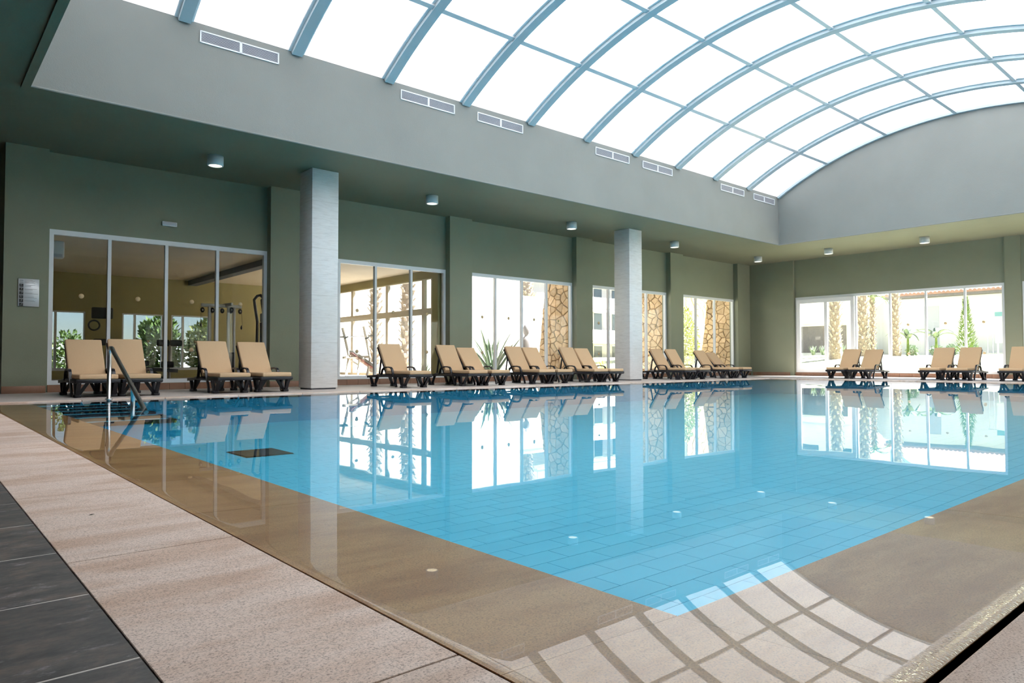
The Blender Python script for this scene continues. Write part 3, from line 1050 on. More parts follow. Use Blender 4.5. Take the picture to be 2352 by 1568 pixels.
LOU = [(2.47, 0.0, 55, 'tan cushioned sun lounger left of the steel handrail, leftmost in the row'),
       (3.14, 0.0, 58, 'tan cushioned sun lounger right behind the steel handrail'),
       (4.72, 0.0, 57, 'tan cushioned sun lounger in front of the cable machine, left of its pair'),
       (5.53, 0.0, 56, 'tan cushioned sun lounger just left of the near concrete column'),
       (8.87, 0.0, 58, 'tan cushioned sun lounger standing single, just right of the near column'),
       (10.54, 0.0, 58, 'tan cushioned sun lounger second right of the near column, back fully raised'),
       (11.25, 0.0, 50, 'tan cushioned sun lounger third right of the near column, back tilted lower'),
       (12.85, 0.0, 57, 'tan cushioned sun lounger fourth right of the near column, before the agave'),
       (13.52, 0.0, 54, 'tan cushioned sun lounger fifth right of the near column, before the statue'),
       (14.97, 0.0, 57, 'tan cushioned sun lounger before the stone buttress, second left of the far column'),
       (15.65, 0.0, 54, 'tan cushioned sun lounger immediately left of the far concrete column'),
       (19.27, 0.0, 57, 'tan cushioned sun lounger immediately right of the far concrete column'),
       (20.10, 0.0, 57, 'tan cushioned sun lounger second right of the far concrete column'),
       (21.86, 0.0, 54, 'tan cushioned sun lounger second from the far corner, in front of the narrow window'),
       (22.72, 0.0, 45, 'tan cushioned sun lounger nearest the far corner, back reclined lowest')]
for x, dy, a, lb in LOU:
    lounger(x, YL + dy, 0.0, a, lb, LG)
RG = 'loungers along the far end wall'
for y, a, lb in [(10.89, 57, 'tan cushioned sun lounger at the far end wall, leftmost there'),
                 (10.16, 54, 'tan cushioned sun lounger at the far end wall, second from the left'),
                 (7.97, 58, 'tan cushioned sun lounger at the far end wall, third from the left'),
                 (7.22, 58, 'tan cushioned sun lounger at the far end wall, fourth from the left'),
                 (5.86, 58, 'tan cushioned sun lounger at the far end wall, rightmost and partly out of frame')]:
    lounger(24.0, y, R(-90), a, lb, RG)

# ------------------------------------------------------------------ gym behind the first two windows
GZ, GX0, GX1, GY1, GC = 0.10, 1.60, 11.60, 24.5, 3.30
MB().box(GX0, GX1 + 0.2, YW + 0.2, GY1 + 0.2, -0.2, GZ).build('floor_gym', simple('light_bounce_floor', (0.46, 0.37, 0.27), 0.5), **S)  # floor colour lightened to throw light up to the gym ceiling
MB().box(GX0 - 0.02, GX1 + 0.25, YW + 0.2, GY1 + 0.25, GC, GC + 0.5).build('ceiling_gym', M['gym_ceiling'], **S)
MB().box(7.05, 7.33, YW + 0.2, GY1, GC - 0.16, GC).build('trim_7', M['vent_back'], **S)
mb = MB()
BW = [(3.0, 4.12), (5.12, 6.30), (6.55, 7.75)]
pv = GX0
for a, b in BW:
    mb.box(pv, a, GY1, GY1 + 0.2, GZ, GC)
    mb.box(a, b, GY1, GY1 + 0.2, 2.14, GC)
    mb.box(a, b, GY1, GY1 + 0.2, GZ, 0.35)
    pv = b
mb.box(pv, GX1 + 0.2, GY1, GY1 + 0.2, GZ, GC)
mb.box(GX0 - 0.2, GX0, YW + 0.2, GY1 + 0.2, GZ, GC)
mb.box(GX1, GX1 + 0.2, YW + 0.2, 16.95, GZ, GC)
mb.box(GX1, GX1 + 0.2, 23.9, GY1, GZ, GC)
mb.box(GX1, GX1 + 0.2, 16.95, 23.9, 3.06, GC)
gym_wall = mb.build('wall_gym', M['gym_paint'], **S)
for i, (a, b) in enumerate(BW):
    w = window(8 + i, 0, GY1 + 0.06, a, b, 0.35, 2.14, [a + 0.36], ['far gym window with shrubs behind, left one', 'far gym window with shrubs behind, middle one', 'far gym window with shrubs behind, right one'][i], dots=(1.28,), fw_=0.04, head=0.04, glass='tinted')
window(11, 1, GX1 + 0.08, 16.95, 23.9, 0.16, 2.10, [17.47, 19.55, 21.85], 'lower glazed side wall of the gym with palm trunks behind', dots=(), fw_=0.10, head=0.10, mw=0.075, fmat='sunlit_frame')
window(12, 1, GX1 + 0.08, 16.95, 23.9, 2.10, 3.10, [17.47, 19.55, 21.85], 'upper transom windows in the side wall of the gym', dots=(), fw_=0.10, head=0.07, mw=0.075, fmat='sunlit_frame')
ac = empty('air_conditioner', (2.30, 17.6, 3.0), label='white wall unit hanging inside the gym, top left pane', category='air conditioner')
MB().bevbox(-0.28, 0.24, -0.12, 0.12, -0.18, 0.18, 0.03, 2).build('case', M['white'], ac)
MB().box(-0.2, 0.2, -0.125, -0.12, -0.16, -0.10).build('outlet', M['vent_slat'], ac)

# cable crossover machine
cm = empty('cable_machine', (5.98, 18.0, GZ), label='silver cable pulley machine seen through the gym window', category='gym machine')
for x, y in ((-0.40, 0.0), (-0.16, 0.0), (0.20, -0.05), (0.42, 0.0)):
    MB().bevbox(x - 0.035, x + 0.035, y - 0.035, y + 0.035, 0, 1.90, 0.008, 1).build('upright', M['silver'], cm)
MB().bevbox(-0.66, 0.66, -0.035, 0.035, 1.87, 1.95, 0.008, 1).build('top_beam', M['silver'], cm)
MB().bevbox(0.10, 0.17, -0.45, 0.35, 1.89, 1.97, 0.008, 1).build('top_beam', M['silver'], cm)
for x in (-0.33, -0.23, 0.28, 0.34):
    MB().tube([(x, 0.02, 0.05), (x, 0.02, 1.86)], 0.012, 8).build('guide_rod', M['steel'], cm)
for x, y in ((-0.62, 0), (-0.30, 0.0), (0.02, 0), (0.135, -0.42), (0.62, 0), (0.30, 0)):
    pl = MB().lathe([(0.06, -0.015), (0.066, -0.008), (0.055, 0), (0.066, 0.008), (0.06, 0.015)], 18).build('pulley', M['black'], cm)
    pl.location = (x, y, 1.79)
    pl.rotation_euler = (R(90), 0, 0)
    MB().lathe([(0.022, -0.017), (0.022, 0.017)], 12).build('pulley_hub', M['silver'], pl)
for x, z in ((-0.66, 1.40), (0.67, 1.36)):
    MB().tube([(x, 0, 1.75), (x - 0.03 * (1 if x < 0 else -1), 0, z + 0.06)], 0.005, 6).build('cable', M['dark'], cm)
    MB().lathe([(0.01, 0.08), (0.03, 0.03), (0.032, 0.0), (0.012, -0.03)], 10, (x, 0, z)).build('cable_stop', M['black'], cm)
MB().bevbox(-0.40, -0.16, -0.05, 0.07, 0.12, 0.75, 0.01, 1).build('weight_stack', M['black'], cm)
MB().bevbox(0.22, 0.42, -0.05, 0.07, 0.12, 0.75, 0.01, 1).build('weight_stack', M['black'], cm)
MB().bevbox(-0.55, 0.55, -0.35, 0.35, 0, 0.08, 0.01, 1).build('base', M['silver'], cm)
cm.scale = (0.74, 1.0, 1.0)

# elliptical trainer with tall black arms
el = empty('elliptical_trainer', (7.03, 18.2, GZ), label='black elliptical trainer with tall curved arms at the right of the gym window', category='gym machine')
for dx in (-0.06, 0.14):
    MB().tube([(dx, 0, 0.5), (dx - 0.02, 0, 1.0), (dx - 0.02, -0.02, 1.55), (dx - 0.10, -0.06, 1.95), (dx - 0.13, -0.08, 2.12), (dx - 0.06, -0.10, 2.22), (dx + 0.02, -0.10, 2.25), (dx + 0.08, -0.1, 2.2)], 0.036, 10).build('arm', M['black'], el)
MB().bevbox(0.02, 0.22, -0.05, 0.10, 0.2, 1.55, 0.02, 1).build('mast', M['black'], el)
MB().bevbox(0.0, 0.26, -0.06, 0.02, 1.55, 1.78, 0.02, 1).build('console', M['grey_vinyl'], el)
MB().bevbox(-0.30, 0.35, -0.7, 0.6, 0.0, 0.22, 0.05, 2).build('base', M['black'], el)
for s in (-0.2, 0.25):
    MB().bevbox(s - 0.08, s + 0.08, -0.55, -0.15, 0.22, 0.28, 0.02, 1).build('pedal', M['grey_vinyl'], el)

# leg curl machine: dark pads low behind loungers two and three
lc = empty('leg_machine', (4.55, 17.6, GZ), label='dark leg machine with padded rollers low behind the gym glass', category='gym machine')
for z, y, x in ((0.95, 0, -0.02), (0.95, 0, 0.26), (0.45, -0.1, 0.05)):
    MB().tube([(x - 0.12, y, z), (x + 0.12, y, z)], 0.075, 14).build('roller_pad', M['dark'], lc)
MB().tube([(0.12, 0, 0.9), (0.12, 0.0, 0.1)], 0.03, 10).build('post', M['steel'], lc)
MB().bevbox(-1.1, -0.35, -0.2, 0.25, 0.42, 0.54, 0.03, 2).build('seat', M['dark'], lc)
MB().bevbox(-1.0, -0.4, 0.18, 0.28, 0.5, 1.0, 0.03, 2).build('backrest', M['dark'], lc)
MB().beam((-1.0, 0.0, 0.40), (0.30, 0.0, 0.30), 0.08).beam((-0.3, 0, 0.36), (0.1, 0, 0.02), 0.06).beam((-0.9, 0, 0.40), (-0.9, 0, 0.0), 0.06).build('frame', M['dark'], lc)

# treadmill console, television and fan low in the left pane
tv = empty('gym_television', (4.02, 21.5, 1.86), label='dark wall-mounted television deep inside the gym', category='television')
MB().bevbox(-0.26, 0.24, -0.06, 0.06, -0.08, 0.22, 0.02, 1).build('screen', M['dark'], tv)
MB().beam((0.0, 0.05, 0.1), (0.0, 0.6, 0.2), 0.06).build('bracket', M['dark'], tv)
hp = empty('exercise_hoop', (3.84, 21.6, 1.60), label='black exercise ring hanging in the gym left pane', category='ring')
MB().tube([(0.13 * math.cos(2 * math.pi * k / 24), 0, 0.13 * math.sin(2 * math.pi * k / 24)) for k in range(25)], 0.022, 8, caps=False).build('ring', M['dark'], hp)
tm = empty('treadmill', (4.15, 20.6, GZ), label='dark treadmill in the shadow of the gym', category='gym machine')
MB().bevbox(-0.4, 0.4, -0.9, 0.9, 0.0, 0.2, 0.04, 2).build('deck', M['dark'], tm)
for s in (-0.36, 0.36):
    MB().beam((s, 0.7, 0.1), (s, 0.55, 0.98), 0.07).build('upright', M['dark'], tm)
MB().bevbox(-0.42, 0.42, 0.35, 0.6, 0.95, 1.12, 0.04, 2).build('console', M['dark'], tm)

# bench press with barbell
bp = empty('bench_press', (10.44, 20.0, GZ), label='silver bench press rack with a barbell in the gym', category='gym machine')
for x0, x1, x2, zt, zb in ((-0.03, 0.12, -0.06, 1.58, 0.70), (0.71, 0.87, 0.67, 1.65, 0.62)):
    MB().tube([(x0, 0.16, zt), (x1 - 0.01, 0.02, zb + 0.03), (x1, 0.0, zb)], 0.042, 10).build('upright', M['silver'], bp)
    MB().tube([(x1, 0.0, zb + 0.02), (x2, -0.12, 0.0)], 0.040, 10).build('leg', M['silver'], bp)
    MB().beam((x0 + 0.03, 0.10, 1.24), (x0 + 0.12, 0.02, 1.30), 0.05, 0.04).build('bar_hook', M['black'], bp)
MB().tube([(-0.16, 0.04, 1.28), (0.98, 0.04, 1.35)], 0.014, 10).build('barbell', M['steel'], bp)
MB().tube([(-0.18, 0.04, 1.28), (-0.04, 0.04, 1.288)], 0.028, 10).build('barbell_sleeve', M['grey_vinyl'], bp)
MB().tube([(0.82, 0.04, 1.34), (1.0, 0.04, 1.352)], 0.028, 10).build('barbell_sleeve', M['grey_vinyl'], bp)
MB().tube([(-0.11, -0.04, 0.64), (0.82, -0.02, 0.67)], 0.042, 10).build('cross_beam', M['silver'], bp)
MB().tube([(0.47, -0.02, 0.60), (0.30, -0.2, 0.0)], 0.036, 10).build('leg', M['silver'], bp)
MB().tube([(0.05, -0.02, 0.62), (0.40, -0.05, 0.42)], 0.028, 10).build('brace', M['silver'], bp)
mt = Matrix.Translation((0.22, 0.02, 0.82)) @ Matrix.Rotation(R(32), 4, 'Y')
MB().bevbox(-0.04, 0.88, -0.14, 0.14, -0.05, 0.05, 0.025, 2, mt).build('bench_pad', M['grey_vinyl'], bp)
MB().bevbox(-0.05, 0.89, -0.15, 0.15, -0.07, -0.05, 0.008, 1, mt).build('bench_pad_edge', M['red_vinyl'], bp)
sb = empty('gym_stool', (10.25, 20.6, GZ), label='low red padded bench left of the bench press', category='bench')
MB().bevbox(-0.6, 0.32, -0.0, 0.32, 0.26, 0.36, 0.03, 2).build('seat', M['red_vinyl'], sb)
MB().tube([(0.02, 0.16, 0.27), (0.14, 0.16, 0.22), (0.20, 0.16, 0.12), (0.22, 0.16, 0.0)], 0.025, 8).build('leg', M['silver'], sb)
MB().tube([(-0.42, 0.16, 0.27), (-0.42, 0.16, 0.0)], 0.025, 8).build('leg', M['silver'], sb)

# ------------------------------------------------------------------ outdoors: ground
mb = MB()
mb.box(-40, 90, 16.7, 120, -0.6, -0.05)
MB.box(mb, -40, 90, 24.9, 25.0, -0.6, -0.05)
gnd = mb.build('ground_garden', M['paving'], **S)
MB().box(-40, 110, -60, Y0 - 0.2, -0.6, -0.05).build('ground_near', M['paving'], **S)
# rising lawn beyond the end wall
gxs = [28.1, 30, 33, 36, 40, 46, 60, 110]
gzs = [0.0, 0.12, 0.42, 0.70, 0.88, 1.0, 1.05, 1.05]
vs, fs = [], []
yl = [-30 + 5 * k for k in range(18)]
for i, x in enumerate(gxs):
    for j, y in enumerate(yl):
        vs.append((x, y, gzs[i] + 0.05 * math.sin(x * 0.9 + y * 0.5)))
ny = len(yl)
for i in range(len(gxs) - 1):
    for j in range(ny - 1):
        fs.append((i * ny + j, (i + 1) * ny + j, (i + 1) * ny + j + 1, i * ny + j + 1))
MB().add(vs, fs, True).build('lawn', M['grass'], kind='structure')
# lawn patch beyond the long wall
MB().box(18.5, 60, 17.2, 40, -0.05, -0.01).build('lawn_patch', M['grass'], kind='structure')

# ------------------------------------------------------------------ stone buttresses, each stone its own piece
def clip(poly, a, b, c):
    out = []
    for i in range(len(poly)):
        p, q = poly[i], poly[(i + 1) % len(poly)]
        dp, dq = a * p[0] + b * p[1] - c, a * q[0] + b * q[1] - c
        if dp <= 0:
            out.append(p)
        if (dp < 0 < dq) or (dq < 0 < dp):
            t_ = dp / (dp - dq)
            out.append((p[0] + (q[0] - p[0]) * t_, p[1] + (q[1] - p[1]) * t_))
    return out
def stone_cells(outline, sx, sy, rng):
    us = [p[0] for p in outline]
    vs_ = [p[1] for p in outline]
    sites = []
    ny_ = int((max(vs_) - min(vs_)) / sy) + 1
    nx_ = int((max(us) - min(us)) / sx) + 1
    for j in range(ny_ + 1):
        for i in range(nx_ + 1):
            sites.append((min(us) + (i + rng.uniform(0.05, 0.95)) * sx, min(vs_) + (j + rng.uniform(0.05, 0.95)) * sy))
    cells = []
    for s in sites:
        poly = list(outline)
        for q in sites:
            if q is s or abs(q[0] - s[0]) > 4 * sx or abs(q[1] - s[1]) > 4 * sy:
                continue
            a, b = q[0] - s[0], q[1] - s[1]
            poly = clip(poly, a, b, (q[0] ** 2 + q[1] ** 2 - s[0] ** 2 - s[1] ** 2) / 2)
            if len(poly) < 3:
                break
        if len(poly) >= 3:
            cells.append(poly)
    return cells
def stones_on_face(parent, outline, to3, nrm, rng, sx=0.31, sy=0.21, gap=0.012):
    for poly in stone_cells(outline, sx, sy, rng):
        cx = sum(p[0] for p in poly) / len(poly)
        cy_ = sum(p[1] for p in poly) / len(poly)
        rad = max(math.hypot(p[0] - cx, p[1] - cy_) for p in poly)
        if rad < 0.06:
            continue
        def shr(p, g_):
            d = math.hypot(p[0] - cx, p[1] - cy_)
            k = max(0.2, 1 - g_ / max(d, 0.02))
            return (cx + (p[0] - cx) * k, cy_ + (p[1] - cy_) * k)
        th = rng.uniform(0.03, 0.06)
        n = len(poly)
        base = [to3(*shr(p, gap)) for p in poly]
        top = [to3(*shr(p, gap + 0.022)) + nrm * th for p in poly]
        mid = [b_ + nrm * (th * 0.6) for b_ in base]
        vs_ = base + mid + top
        fs_ = [(i, (i + 1) % n, n + (i + 1) % n, n + i) for i in range(n)] + [(n + i, n + (i + 1) % n, 2 * n + (i + 1) % n, 2 * n + i) for i in range(n)] + [tuple(range(2 * n, 3 * n))]
        MB().add(vs_, fs_).build('stone', M['stone'], parent)
def buttress(x, label, seed):
    rng = random.Random(seed)
    b = empty('stone_buttress', (0, 0, 0), label=label, category='buttress', group='stone buttresses outside')
    ol = [(16.66, -0.05), (18.28, -0.05), (17.66, 4.4), (16.66, 4.4)]
    MB().prism([(p[0], p[1]) for p in ol], 0, x + 0.02, x + 0.75).build('core', M['mortar'], b)
    stones_on_face(b, ol, lambda u, v: Vector((x + 0.02, u, v)), Vector((-1, 0, 0)), rng)
    # end face
    L = math.hypot(0.62, 4.45)
    dv = Vector((0, -0.62 / L, 4.45 / L))
    nn = Vector((0, 4.45 / L, 0.62 / L))
    stones_on_face(b, [(0, 0), (0.73, 0), (0.73, L), (0, L)], lambda u, v: Vector((x + 0.02 + u, 18.28, -0.05)) + dv * v, nn, rng, 0.4, 0.3)
buttress(17.0, 'honey coloured stone buttress outside, left of the far column', 5)
buttress(22.2, 'honey coloured stone buttress outside, right of the far column', 8)
buttress(26.95, 'honey coloured stone buttress outside, by the narrow corner window', 13)

# ------------------------------------------------------------------ garden walls, statue, agave
gw = empty('garden_wall', (0, 0, 0), label='tall white garden building wall outside the third window', category='wall')
MB().box(10.0, 22.7, 25.6, 26.0, -0.05, 6.5).build('wall', M['white_wall'], gw)
MB().box(9.9, 22.8, 25.5, 26.1, 6.5, 6.65).build('coping', M['white_wall'], gw)
gw2 = empty('garden_wall', (0, 0, 0), label='lower white garden wall with palm tops rising above it', category='wall')
MB().box(22.7, 27.6, 25.6, 25.9, -0.05, 3.78).build('wall', M['white_wall'], gw2)
MB().box(22.7, 27.65, 25.55, 25.95, 3.78, 3.84).build('coping', M['white_wall'], gw2)
st = empty('garden_statue', (18.05, 20.0, -0.05), label='grey standing figure statue against the white garden wall', category='statue')
MB().lathe([(0.20, 0), (0.20, 0.30), (0.16, 0.34)], 12).build('plinth', M['statue'], st)
MB().lathe([(0.14, 0.34), (0.15, 0.6), (0.17, 0.9), (0.19, 1.25), (0.20, 1.45), (0.13, 1.58), (0.07, 1.64), (0.07, 1.68), (0.11, 1.74), (0.13, 1.86), (0.12, 1.98), (0.07, 2.06), (0.02, 2.10)], 16).build('body', M['statue'], st)
for s in (-1, 1):
    MB().tube([(s * 0.19, 0, 1.46), (s * 0.215, -0.04, 1.2), (s * 0.12, -0.17, 1.05), (s * 0.02, -0.2, 1.06)], [0.055, 0.05, 0.042, 0.035], 8).build('arm', M['statue'], st)

def blade(mb, base, az, L, w, lean, curl, rng, seg=6):
    d = Vector((math.cos(az), math.sin(az), 0))
    sidev = Vector((-math.sin(az), math.cos(az), 0))
    p = Vector(base)
    th = lean
    rows_ = []
    for i in range(seg + 1):
        f_ = i / seg
        ww = w * (0.75 + 0.9 * f_ - 1.65 * f_ * f_) + 0.001
        nrm = -d * math.sin(th) + Vector((0, 0, 1)) * math.cos(th)
        rows_.append((p - sidev * ww, p - nrm * ww * 0.35, p + sidev * ww))
        p = p + (d * math.cos(th) + Vector((0, 0, 1)) * math.sin(th)) * (L / seg)
        th -= curl / seg
    b0 = len(mb.v)
    vs_ = [q for r_ in rows_ for q in r_]
    fs_ = []
    for i in range(seg):
        a, c = i * 3, i * 3 + 3
        fs_ += [(a, a + 1, c + 1, c), (a + 1, a + 2, c + 2, c + 1), (a + 2, a, c, c + 2)]
    mb.add(vs_, fs_, True)
def agave(loc, n, L, mat, name, label, cat='plant', group=None, lean=(35, 85), curl=0.5, w=0.05, seed=1):
    rng = random.Random(seed)
    o = empty(name, loc, label=label, category=cat)
    if group:
        o['group'] = group
    for k in range(n):
        mb_ = MB()
        blade(mb_, (0.03 * math.cos(k), 0.03 * math.sin(k), 0), k * 2.4 + rng.uniform(-0.2, 0.2), L * rng.uniform(0.75, 1.1), w, R(rng.uniform(*lean)), curl * rng.uniform(0.3, 1.6), rng)
        mb_.build('leaf', mat, o)
    return o
agave((15.85, 19.4, -0.05), 32, 2.0, M['leaf_blue'], 'agave_plant', 'spiky grey-green agave outside the third window', seed=4, w=0.10)
agave((12.75, 19.0, -0.05), 16, 0.9, M['leaf_blue'], 'agave_plant', 'smaller agave left of the big agave outside', seed=9, w=0.05)

# ------------------------------------------------------------------ palms and trees
def palm(loc, h, r, label, crown=True, lean=(0, 0), seed=1, boots=(0.0, 1.0), fr_len=2.2, mat=None):
    rng = random.Random(seed)
    o = empty('palm_tree', loc, label=label, category='palm', group='palms in the garden')
    n = 28
    path, rs = [], []
    for i in range(n + 1):
        f_ = i / n
        path.append((lean[0] * f_ * f_, lean[1] * f_ * f_, h * f_))
        rs.append(r * (1.30 - 0.55 * min(1, f_ * 5)) * rng.uniform(0.93, 1.07) if f_ < 0.2 else r * rng.uniform(0.92, 1.06))
    MB().tube(path, rs, 14, smooth=False).build('trunk', mat or M['bark'], o)
    bt = MB()
    nb = int(h * 26)
    for k in range(nb):
        f_ = boots[0] + (boots[1] - boots[0]) * k / nb
        a = k * 2.399
        c = Vector((lean[0] * f_ * f_, lean[1] * f_ * f_, h * f_))
        d = Vector((math.cos(a), math.sin(a), 0))
        L_ = rng.uniform(0.10, 0.22)
        bt.beam(c + d * r * 0.8, c + d * (r + L_ * 0.5) + Vector((0, 0, L_ * 0.9)), rng.uniform(0.06, 0.11), 0.03)
    bt.build('leaf_bases', M['bark_pale'], o)
    if crown:
        for k in range(16):
            mb_ = MB()
            a = k * 2.399
            th = R(rng.uniform(5, 70))
            p = Vector((lean[0], lean[1], h))
            d = Vector((math.cos(a), math.sin(a), 0))
            sd = Vector((-math.sin(a), math.cos(a), 0))
            pts_ = [p.copy()]
            for i in range(9):
                p = p + (d * math.cos(th) + Vector((0, 0, 1)) * math.sin(th)) * (fr_len / 9)
                th -= R(11)
                pts_.append(p.copy())
            mb_.tube(pts_, [0.025 * (1 - i / 12) for i in range(10)], 5)
            for i in range(1, 10):
                for s in (-1, 1):
                    for e in (0, 0.5):
                        q = pts_[i] if e == 0 else (pts_[i] + pts_[i - 1]) / 2
                        ll = fr_len * 0.20 * (1.1 - abs(i - 4.5) / 7)
                        tip = q + sd * s * ll + d * ll * 0.5 - Vector((0, 0, ll * 0.25))
                        mb_.add([q - d * 0.02, q + d * 0.03, tip, q + Vector((0, 0, 0.012))], [(0, 1, 2), (0, 2, 3), (1, 3, 2)])
            mb_.build('frond', M['leaf'], o)
    return o
palm((13.05, 22.7, -0.05), 9.5, 0.20, 'slim palm trunk left of the pair behind the gym glass', seed=2)
palm((13.45, 21.25, -0.05), 7.5, 0.22, 'thick shaggy palm trunk right of the pair behind the gym glass', seed=3, lean=(0.5, 0.15), fr_len=1.2)
palm((25.0, 27.6, -0.05), 8.0, 0.26, 'palm trunk rising above the lower garden wall', seed=4, boots=(0.3, 1.0))
agave((24.35, 26.6, 3.3), 22, 1.0, M['leaf_yellow'], 'yucca_plant', 'yucca tuft rising behind the lower garden wall', lean=(30, 85), seed=3, w=0.035)
# right window palms
palm((36.2, 16.35, 0.68), 8.0, 0.27, 'pale thick palm trunk behind the sliding door, leftmost on the lawn', seed=5)
palm((40.0, 16.55, 0.85), 9.0, 0.26, 'dark palm trunk right of the sliding door', seed=6)
palm((42.0, 16.85, 0.9), 3.4, 0.13, 'thin young palm with a small crown on the lawn', seed=7, fr_len=1.1)
palm((41.5, 15.4, 0.88), 4.6, 0.19, 'cut-off grey palm trunk at the left of the tiled house', seed=8, crown=False)
def cone_tree(loc, h, r, label, mat, seed):
    rng = random.Random(seed)
    o = empty('cypress_tree', loc, label=label, category='tree')
    MB().tube([(0, 0, 0), (0, 0, h * 0.3)], 0.06, 8).build('trunk', M['bark'], o)
    mb_ = MB()
    for k in range(900):
        f_ = rng.random() ** 1.2
        a = rng.uniform(0, 6.283)
        rr_ = r * (1 - f_) * rng.uniform(0.55, 1.0) + 0.03
        p = Vector((rr_ * math.cos(a), rr_ * math.sin(a), 0.15 + f_ * h))
        d = Vector((math.cos(a), math.sin(a), 1.2)).normalized() * rng.uniform(0.12, 0.22)
        s = Vector((-math.sin(a), math.cos(a), 0)) * 0.04
        mb_.add([p - s, p + s, p + d], [(0, 1, 2)])
    mb_.build('foliage', mat, o)
cone_tree((42.0, 12.15, 0.9), 2.9, 0.55, 'narrow conical tree at the right of the end window', M['leaf'], 3)

def bush(name, loc, rx, ry, rz, n, mat, label, leaf=0.12, seed=1, stems=4, cat='shrub', group=None):
    rng = random.Random(seed)
    o = empty(name, loc, label=label, category=cat)
    if group:
        o['group'] = group
    sm = MB()
    for k in range(stems):
        a = k * 2.4
        sm.tube([(0.04 * math.cos(a), 0.04 * math.sin(a), 0), (rx * 0.4 * math.cos(a), ry * 0.4 * math.sin(a), rz * 1.3)], [0.03, 0.012], 6)
    sm.build('stems', M['bark'], o)
    mb_ = MB()
    for k in range(n):
        while True:
            q = Vector((rng.uniform(-1, 1), rng.uniform(-1, 1), rng.uniform(-1, 1)))
            if 0.25 < q.length < 1:
                break
        p = Vector((q.x * rx, q.y * ry, rz + q.z * rz))
        d = (q.normalized() + Vector((rng.uniform(-.8, .8), rng.uniform(-.8, .8), rng.uniform(-.6, .8)))).normalized() * leaf * rng.uniform(0.6, 1.3)
        s = d.cross(Vector((rng.uniform(-1, 1), rng.uniform(-1, 1), rng.uniform(-1, 1)))).normalized() * leaf * 0.28
        nn = d.cross(s).normalized() * leaf * 0.06
        mb_.add([p, p + d * 0.5 - s, p + d, p + d * 0.5 + s, p + d * 0.5 - nn], [(0, 1, 4), (1, 2, 4), (2, 3, 4), (3, 0, 4)])
    mb_.build('foliage', mat, o)
    return o
# behind the gym's far windows
MB().box(-6, 12, 33.0, 33.25, -0.05, 1.35).build('parapet_wall', M['white_wall'], label='low pale wall behind the shrubs beyond the gym', category='wall')
bush('garden_shrub', (2.75, 26.6, -0.05), 0.75, 0.7, 0.95, 1500, M['leaf_yellow'], 'leafy shrub behind the left pane of the far gym window', 0.17, 2)
bush('garden_shrub', (4.15, 27.4, -0.05), 0.45, 0.45, 0.85, 700, M['leaf'], 'small leafy shrub behind the far gym window, second from left', 0.16, 3)
bush('garden_shrub', (6.75, 26.6, -0.05), 0.72, 0.7, 1.12, 1500, M['leaf'], 'tall broad-leaved shrub in the middle of the gym view', 0.22, 4)
bush('garden_shrub', (8.6, 26.8, -0.05), 0.9, 0.8, 1.12, 2200, M['leaf_yellow'], 'dense shrub behind the cable machine beyond the gym', 0.2, 5)
agave((5.55, 25.6, -0.05), 22, 0.95, M['leaf'], 'yucca_plant', 'spiky yucca low behind the middle gym window', lean=(50, 88), seed=7, w=0.04)
# outside the corner window and behind the far column
bush('climbing_shrub', (29.4, 20.9, -0.05), 0.75, 0.75, 1.7, 2600, M['leaf_yellow'], 'yellow-green climbing shrub outside the narrow corner window', 0.16, 6)
agave((28.0, 19.6, -0.05), 40, 0.9, M['leaf_yellow'], 'grass_clump', 'tufted grass clump below the narrow corner window', lean=(40, 85), seed=8, w=0.015)
for k, (x, y) in enumerate([(21.6, 20.1), (22.9, 20.4), (23.9, 21.3)]):
    agave((x, y, -0.05), 36, 0.95, M['leaf_yellow'], 'grass_clump', ['tufted grass clump left of the far column, nearest pane edge', 'tufted grass clump half hidden by the far column', 'tufted grass clump behind the far column'][k], lean=(40, 85), seed=20 + k, w=0.015)
# right window planting
for k in range(7):
    agave((44.2, 21.4 - 0.62 * k, 0.9), 30, 0.75, M['leaf_blue'], 'hedge_plant', ['hedge plant clump %s along the small building' % s for s in ('first from the left', 'second from the left', 'third from the left', 'fourth from the left', 'fifth from the left', 'sixth from the left', 'last on the right')][k], lean=(66, 88), curl=0.2, seed=40 + k, w=0.03, group='hedge by the small building')
def banana(loc, seed, label):
    rng = random.Random(seed)
    o = empty('banana_plant', loc, label=label, category='plant')
    MB().tube([(0, 0, 0), (0.02, 0, 1.1)], [0.09, 0.05], 8).build('stem', M['leaf'], o)
    for k in range(6):
        mb_ = MB()
        blade(mb_, (0.02, 0, 1.0), k * 1.05 + rng.uniform(-.3, .3), 1.4, 0.17, R(rng.uniform(40, 75)), R(120), rng, 7)
        mb_.build('leaf', M['leaf_blue'], o)
banana((42.6, 15.2, 0.9), 1, 'banana plant left of centre in the end window')
banana((43.0, 13.9, 0.9), 2, 'banana plant at the middle mullion of the end window')
for k, (x, y) in enumerate([(44.3, 15.6), (44.6, 14.4), (44.4, 13.55), (44.4, 12.6)]):
    bush('low_shrub', (x, y, 0.9), 0.3, 0.3, 0.30, 320, M['leaf_blue'], 'low shrub at the lawn edge, %s of four' % ('first', 'second', 'third', 'last')[k], 0.13, 60 + k, group='low shrubs at the lawn edge')

